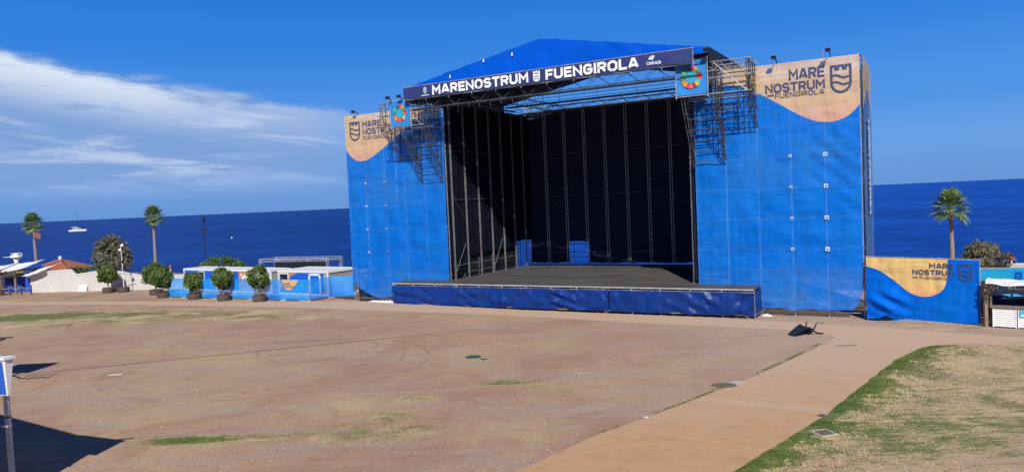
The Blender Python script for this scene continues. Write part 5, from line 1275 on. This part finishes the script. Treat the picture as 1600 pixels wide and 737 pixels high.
# ------------------------------------------------------------------ lawn: litter, covers, chair, sign boxes
def sign_box(x, y, label, w=2.3, dp=1.15, h=1.12, zt=4.22, frame=False, pole=True):
    r = empty('sign_box', (x, y, 0), label, 'sign', 'white boxed signs on poles')
    b = MB(); t = .10; z0 = zt - h
    b.hexa([(-w + .05, 0.08, z0), (-t, .08, z0), (-t, dp - .1, z0), (-w + .05, dp - .1, z0), (-w, 0, zt - .07), (0, 0, zt - .07), (0, dp, zt - .07), (-w, dp, zt - .07)]); bd = b.build('box', M['white_paint'], r)
    MB().box(-w - .04, -.05, zt - .067, .05, dp + .04, zt).build('lid', M['white_paint'], r)
    ya = lambda z: .08 * (zt - .07 - z) / (h - .07) - .006
    b = MB(); X0, X1 = -w + .22, -.155
    b.hexa([(X0, ya(z0 + .02), z0 + .02), (X1, ya(z0 + .02), z0 + .02), (X1, ya(z0 + .02) + .004, z0 + .02), (X0, ya(z0 + .02) + .004, z0 + .02), (X0, ya(zt - .13), zt - .13), (X1 + .03, ya(zt - .13), zt - .13), (X1 + .03, ya(zt - .13) + .004, zt - .13), (X0, ya(zt - .13) + .004, zt - .13)]); fp = b.build('blue_panel', M['blue_sign'], r)
    b = MB(); pl = lambda u, z, d: (u, ya(z) - .003 - d, z)
    for k, z in enumerate((.56, .48, .41, .34, .28)): ribbon(b, [(-1.2, z0 + z), (-.36 - .06 * (k % 3), z0 + z)], .014 if k else .024, 0, pl)
    ribbon(b, [(-.37 + .05 * cos(q), z0 + .9 + .05 * sin(q)) for q in [2 * pi * k / 12 for k in range(13)]], .012, 0, pl); b.build('print', M['faded_print'], fp)
    if pole:
        for px_ in ((-.62, -1.75)):
            MB().tube((px_, .35, 0), (px_, .35, z0 + .02), .085, 10).build('pole', M['pole_grey'], r)
        b = MB().tube((-.72, .24, z0 - .98), (-.36, .16, z0 - .93), .035, 6); b.lathe([(.1, -.03), (.1, .03)], 10, (-.62, .35, z0 - .98)); b.build('bracket', M['alu'], r)
        b = MB().lathe([(.095, -.02), (.095, .02)], 10, (-.62, .35, z0 - .72)); b.build('strap', M['black_metal'], r)
    if frame:
        b = MB()
        for y_ in (.0, .55): b.tube((.3, -.6 + y_, 2.55), (1.9, -.6 + y_ * 1.4, 2.55), .045, 5)
        for k in range(4): b.tube((.4 + k * .46, -.9, 2.55), (.4 + k * .46, -.2, 2.55), .04, 5)
        b.tube((-.6, .3, 2.5), (.3, -.5, 2.55), .05, 5); b.build('side_frame', M['black_metal'], r)
    return r
sg1 = sign_box(-14.53, 21.35, 'white boxed sign with a blue panel on a pole at the lower left corner', dp=.24)
sg1.rotation_euler = (0, 0, -.42)
sign_box(-26.1, 36.1, 'white boxed sign standing out of frame to the left, seen by its shadow', frame=True)
# stand-in canopy added out of frame for the unseen caster of the lawn shadow
SH = 5.7; off = SH / tan(SUN_EL)
gA, gB, gC = (-21.8, 31.5), (-14.95, 26.9), (-14.95, 23.95)
r = empty('stand_in_canopy', (gB[0] - 3.2, gB[1] - off - 2.0, 0), 'tall square canopy added out of frame at left for an unseen shadow caster', 'canopy')
o0 = r.location; cs = [(gB[0] - o0.x, gB[1] - off - o0.y), (gA[0] - 1.5 - o0.x, gA[1] + 1.0 - off - o0.y), (gC[0] - 9.0 - o0.x, gC[1] - 1.0 - off - o0.y), (gC[0] - o0.x, gC[1] - 2.6 - off - o0.y)]
mx_ = sum(c[0] for c in cs) / 4; my_ = sum(c[1] for c in cs) / 4
b = MB()
for k in range(4): a, c = cs[k], cs[(k + 1) % 4]; b.face([(a[0], a[1], SH), (c[0], c[1], SH), (mx_, my_, SH + .5)])
for k in range(4): a, c = cs[k], cs[(k + 1) % 4]; b.face([(a[0], a[1], SH), (c[0], c[1], SH), (c[0], c[1], SH - .25), (a[0], a[1], SH - .25)])
b.build('canopy', M['white_cloth'], r)
MB().tube((mx_, my_, 0), (mx_, my_, SH + .45), .09, 8).build('pole', M['pole_grey'], r)
b = MB()
for a in cs: b.tube((mx_, my_, SH + .42), (a[0], a[1], SH - .03), .04, 5)
b.tube((mx_, my_, SH + .42), (cs[0][0] + .7, cs[0][1] + .5, SH - .05), .045, 5); b.build('rib', M['steel'], r)
r = empty('overturned_chair', (16.1, 41.4, 0), 'black plastic chair lying on its back at the lawn corner', 'chair', None, .25)
def shell(b, P): b.grid(P)
b = MB(); P = []
for j in range(9):     # backrest shell lying almost flat on the ground
    s = j / 8; P.append([(-1.15 + .95 * s, (-.5 + 1.0 * i / 8) * (1 - .45 * (1 - s) ** 2), .08 + .34 * s + .10 * ((i - 4) / 4.) ** 2 * s - .03 * (1 - s)) for i in range(9)])
b.grid(P); P2 = [[(q[0], q[1], q[2] - .05) for q in row] for row in P]; b.grid([row[::-1] for row in P2])
b.build('backrest', M['black_plastic'], r, smooth=True)
b = MB(); P = [[(-.2 + .12 * sin(pi * j / 6) + .05, -.36 + .72 * i / 8, .34 + .30 * j / 6 - .34) for i in range(9)] for j in range(7)]
P = [[(-.22 + .14 * j / 6, -.36 + .72 * i / 8, .05 + .30 * j / 6) for i in range(9)] for j in range(7)]; b.grid(P); b.build('seat', M['black_plastic'], r, smooth=True)
for (y, dz, dx) in ((-.34, .05, .62), (.34, .05, .55)): b = MB().tube((-.15, y, .30), (.25, y * 1.05, .10), .045, 6); b.tube((.25, y * 1.05, .10), (dx, y * 1.1, .04), .045, 6, r2=.035); b.build('leg', M['black_plastic'], r)
for (y, dx) in ((-.34, .22), (.34, .12)): MB().tube((.02, y, .26), (dx, y * 1.05, .62), .05, 6, r2=.035).build('leg', M['black_plastic'], r)
MB().tube((.02, -.34, .32), (.02, .34, .32), .04, 6).build('stretcher', M['black_plastic'], r)
def ellipse_cover(name, x, y, a, c, label, m, ring=None, rz=0, cat='cover', box=False):
    r = empty(name, (x, y, 0), label, cat, None, rz); z = .02
    if box:
        MB().box(-a, -c, .004, a, c, z).build('plate', M[m], r)
        if ring: b = MB(); 
        if ring:
            for q in ((-a - .06, -c - .06, -a, c + .06), (a, -c - .06, a + .06, c + .06), (-a, -c - .06, a, -c - .002), (-a, c + .002, a, c + .06)): b.box(q[0], q[1], .003, q[2], q[3], .03)
            b.build('surround', M[ring], r)
    else:
        pts = [(a * cos(t), c * sin(t)) for t in [2 * pi * k / 18 for k in range(18)]]
        b = MB(); b.face([(p, q, z) for p, q in pts]); b.grid([[(p * 1.03, q * 1.03, .002) for p, q in pts + pts[:1]], [(p, q, z) for p, q in pts + pts[:1]]]); b.build('lid', M[m], r)
        if ring:
            b = MB(); b.grid([[(p * 1.16, q * 1.16, .006) for p, q in pts + pts[:1]], [(p * 1.035, q * 1.035, .016) for p, q in pts + pts[:1]]]); b.build('rim', M[ring], r)
ellipse_cover('valve_cover', -2.3, 39.2, .42, .42, 'larger dark green valve cover in the middle of the lawn', 'green_lid')
ellipse_cover('valve_cover', -1.72, 38.5, .17, .17, 'smaller dark green valve cover beside the larger one', 'green_lid')
ellipse_cover('valve_cover', 8.5, 31.1, .50, .40, 'brown green valve cover with a pale rim at the path edge', 'mossy_lid', 'straw')
ellipse_cover('drain_grate', 9.9, 24.45, .24, .26, 'rusty drain grate in a pale concrete frame in the right-hand grass', 'grate', 'concrete', .2, 'grate', True)
ellipse_cover('drain_grate', 10.62, 26.35, .16, .12, 'small grey grate set in the path edge near the grass', 'grate', None, .7, 'grate', True)
ellipse_cover('drain_grate', 16.6, 37.9, .52, .06, 'long thin slot drain across the path near the chair', 'grate', None, 0, 'grate', True)
ellipse_cover('concrete_slab', 9.15, 31.5, .26, .2, 'small pale concrete slab beside the rimmed valve cover', 'concrete', None, .6, 'slab', True)
ellipse_cover('paper_scrap', -20.7, 38.7, .32, .07, 'thin white scrap lying on the dry lawn at left', 'paper', None, .15, 'litter', True)
ellipse_cover('paper_scrap', 4.55, 27.1, .07, .07, 'tiny white scrap lying on the left edge of the path', 'paper', None, .3, 'litter', True)
ellipse_cover('paper_scrap', -34.0, 57.5, .12, .10, 'small dark scrap on the lawn beyond the green strip', 'black_plastic', None, .3, 'litter', True)

# ------------------------------------------------------------------ grit: small stones, straw and dry leaves trodden into the lawn
def grit():
    rs = np.random.RandomState(21); mb = MB()
    for _ in range(5200):
        y = 20 + 34 * rs.rand() ** 1.5; x = rs.uniform(-.62, .62) * y
        xl = np.interp(y, [22.1, 25.2, 28.3, 32.4, 36.0, 39.1], [-.3, 2.5, 6.0, 10.2, 13.5, 16.3]); xr = np.interp(y, [q[1] for q in PATH_R], [q[0] for q in PATH_R])
        if xl - .1 < x < xr + .1 and rs.rand() < .93: continue
        if nz(x * .25, y * .25, 4) + .35 * rs.randn() < 0: continue
        k = rs.rand(); r_ = .012 + .022 * rs.rand() ** 2
        if k < .55:      # stone
            p = [(x + r_ * (1 + .4 * rs.randn() * .5) * cos(t), y + r_ * .8 * sin(t), .004) for t in (0, 1.3, 2.5, 3.8, 5.1)]; q = (x + .3 * r_ * rs.randn() * .4, y, .006 + r_ * .9)
            m = 0 if rs.rand() < .6 else 1
            for i in range(5): mb.face([p[i], p[(i + 1) % 5], q], m)
        else:            # straw or leaf
            a = rs.rand() * pi; l = .03 + .06 * rs.rand(); w = .006 + .01 * rs.rand(); c, s_ = cos(a), sin(a)
            mb.face([(x - l * c, y - l * s_, .008), (x + w * s_, y - w * c, .012), (x + l * c, y + l * s_, .02), (x - w * s_, y + w * c, .014)], 2 if rs.rand() < .6 else 1)
    o = mb.build('gravel', [M['pale_stone'], M['dark_stone'], M['straw_blade']]); tag(o, 'small stones, straw and dry leaves trodden into the lawn', 'gravel', kind='stuff')
M['pale_stone'] = mat('pale stone', (0.52, 0.46, 0.40), .9, .25, 3); M['dark_stone'] = mat('dark stone', (0.13, 0.09, 0.07), .9, .3, 3)
M['straw_blade'] = leafmat('dry grass blades', (0.56, 0.45, 0.28), (0.45, 0.37, 0.20))
grit()

# ------------------------------------------------------------------ grass blades along the green edges
def grass_blades():
    mb = MB(); rs = np.random.RandomState(5); n = 0
    def blade(x, y, h, m=0):
        a = rs.rand() * 2 * pi; w = .012; dx, dy = cos(a) * w, sin(a) * w; l = rs.randn(2) * h * .45
        mb.face([(x - dx, y - dy, 0), (x + dx, y + dy, 0), (x + l[0], y + l[1], h)], m)
    for _ in range(52000):
        y = rs.uniform(18.8, 36.9); xr = np.interp(y, [q[1] for q in PATH_R], [q[0] for q in PATH_R]); d = rs.exponential(1.4 if rs.rand() < .55 else 4.5)
        x = xr + .05 + d; q = nz(x * .55, y * .55, 0) + .6 * nz(x * 2, y * 2, 2) + .5 * nz(x * 5, y * 5, 3)
        if q > -.30 + .16 * min(d, 3.2): blade(x, y, rs.uniform(.025, .065))
        elif d > .6 and rs.rand() < .8: blade(x, y, rs.uniform(.02, .05), 1)
    for (a, c, rx, ry, s) in GRASS:
        if c > 40 or s < .3: continue
        for _ in range(int(1500 * rx * ry * s)):
            x, y = a + rs.randn() * rx * .6, c + rs.randn() * ry * .6
            if nz(x * 1.2, y * 1.2, 0) > -.2: blade(x, y, rs.uniform(.025, .06))
    edge = [(-.3, 22.1), (2.5, 25.2), (6.0, 28.3), (10.2, 32.4), (13.5, 36.0), (15.7, 38.6)]
    for _ in range(5000):
        k = rs.randint(len(edge) - 1); t = rs.rand(); x = edge[k][0] + (edge[k + 1][0] - edge[k][0]) * t - .08 - abs(rs.randn()) * .10; y = edge[k][1] + (edge[k + 1][1] - edge[k][1]) * t + .03
        if nz(x * .6, y * .6, 7) + .7 * nz(x * 2.3, y * 2.3, 3) + .4 * rs.randn() * .5 > (.30 if y < 28 else -.02): blade(x, y, rs.uniform(.03, .07))
    o = mb.build('grass', [M['blade'], M['straw_blade']]); tag(o, 'short green grass surviving along the path edge and in patches', 'grass', kind='stuff')
M['blade'] = leafmat('grass blades', (0.065, 0.125, 0.022), (0.13, 0.18, 0.045))
grass_blades()
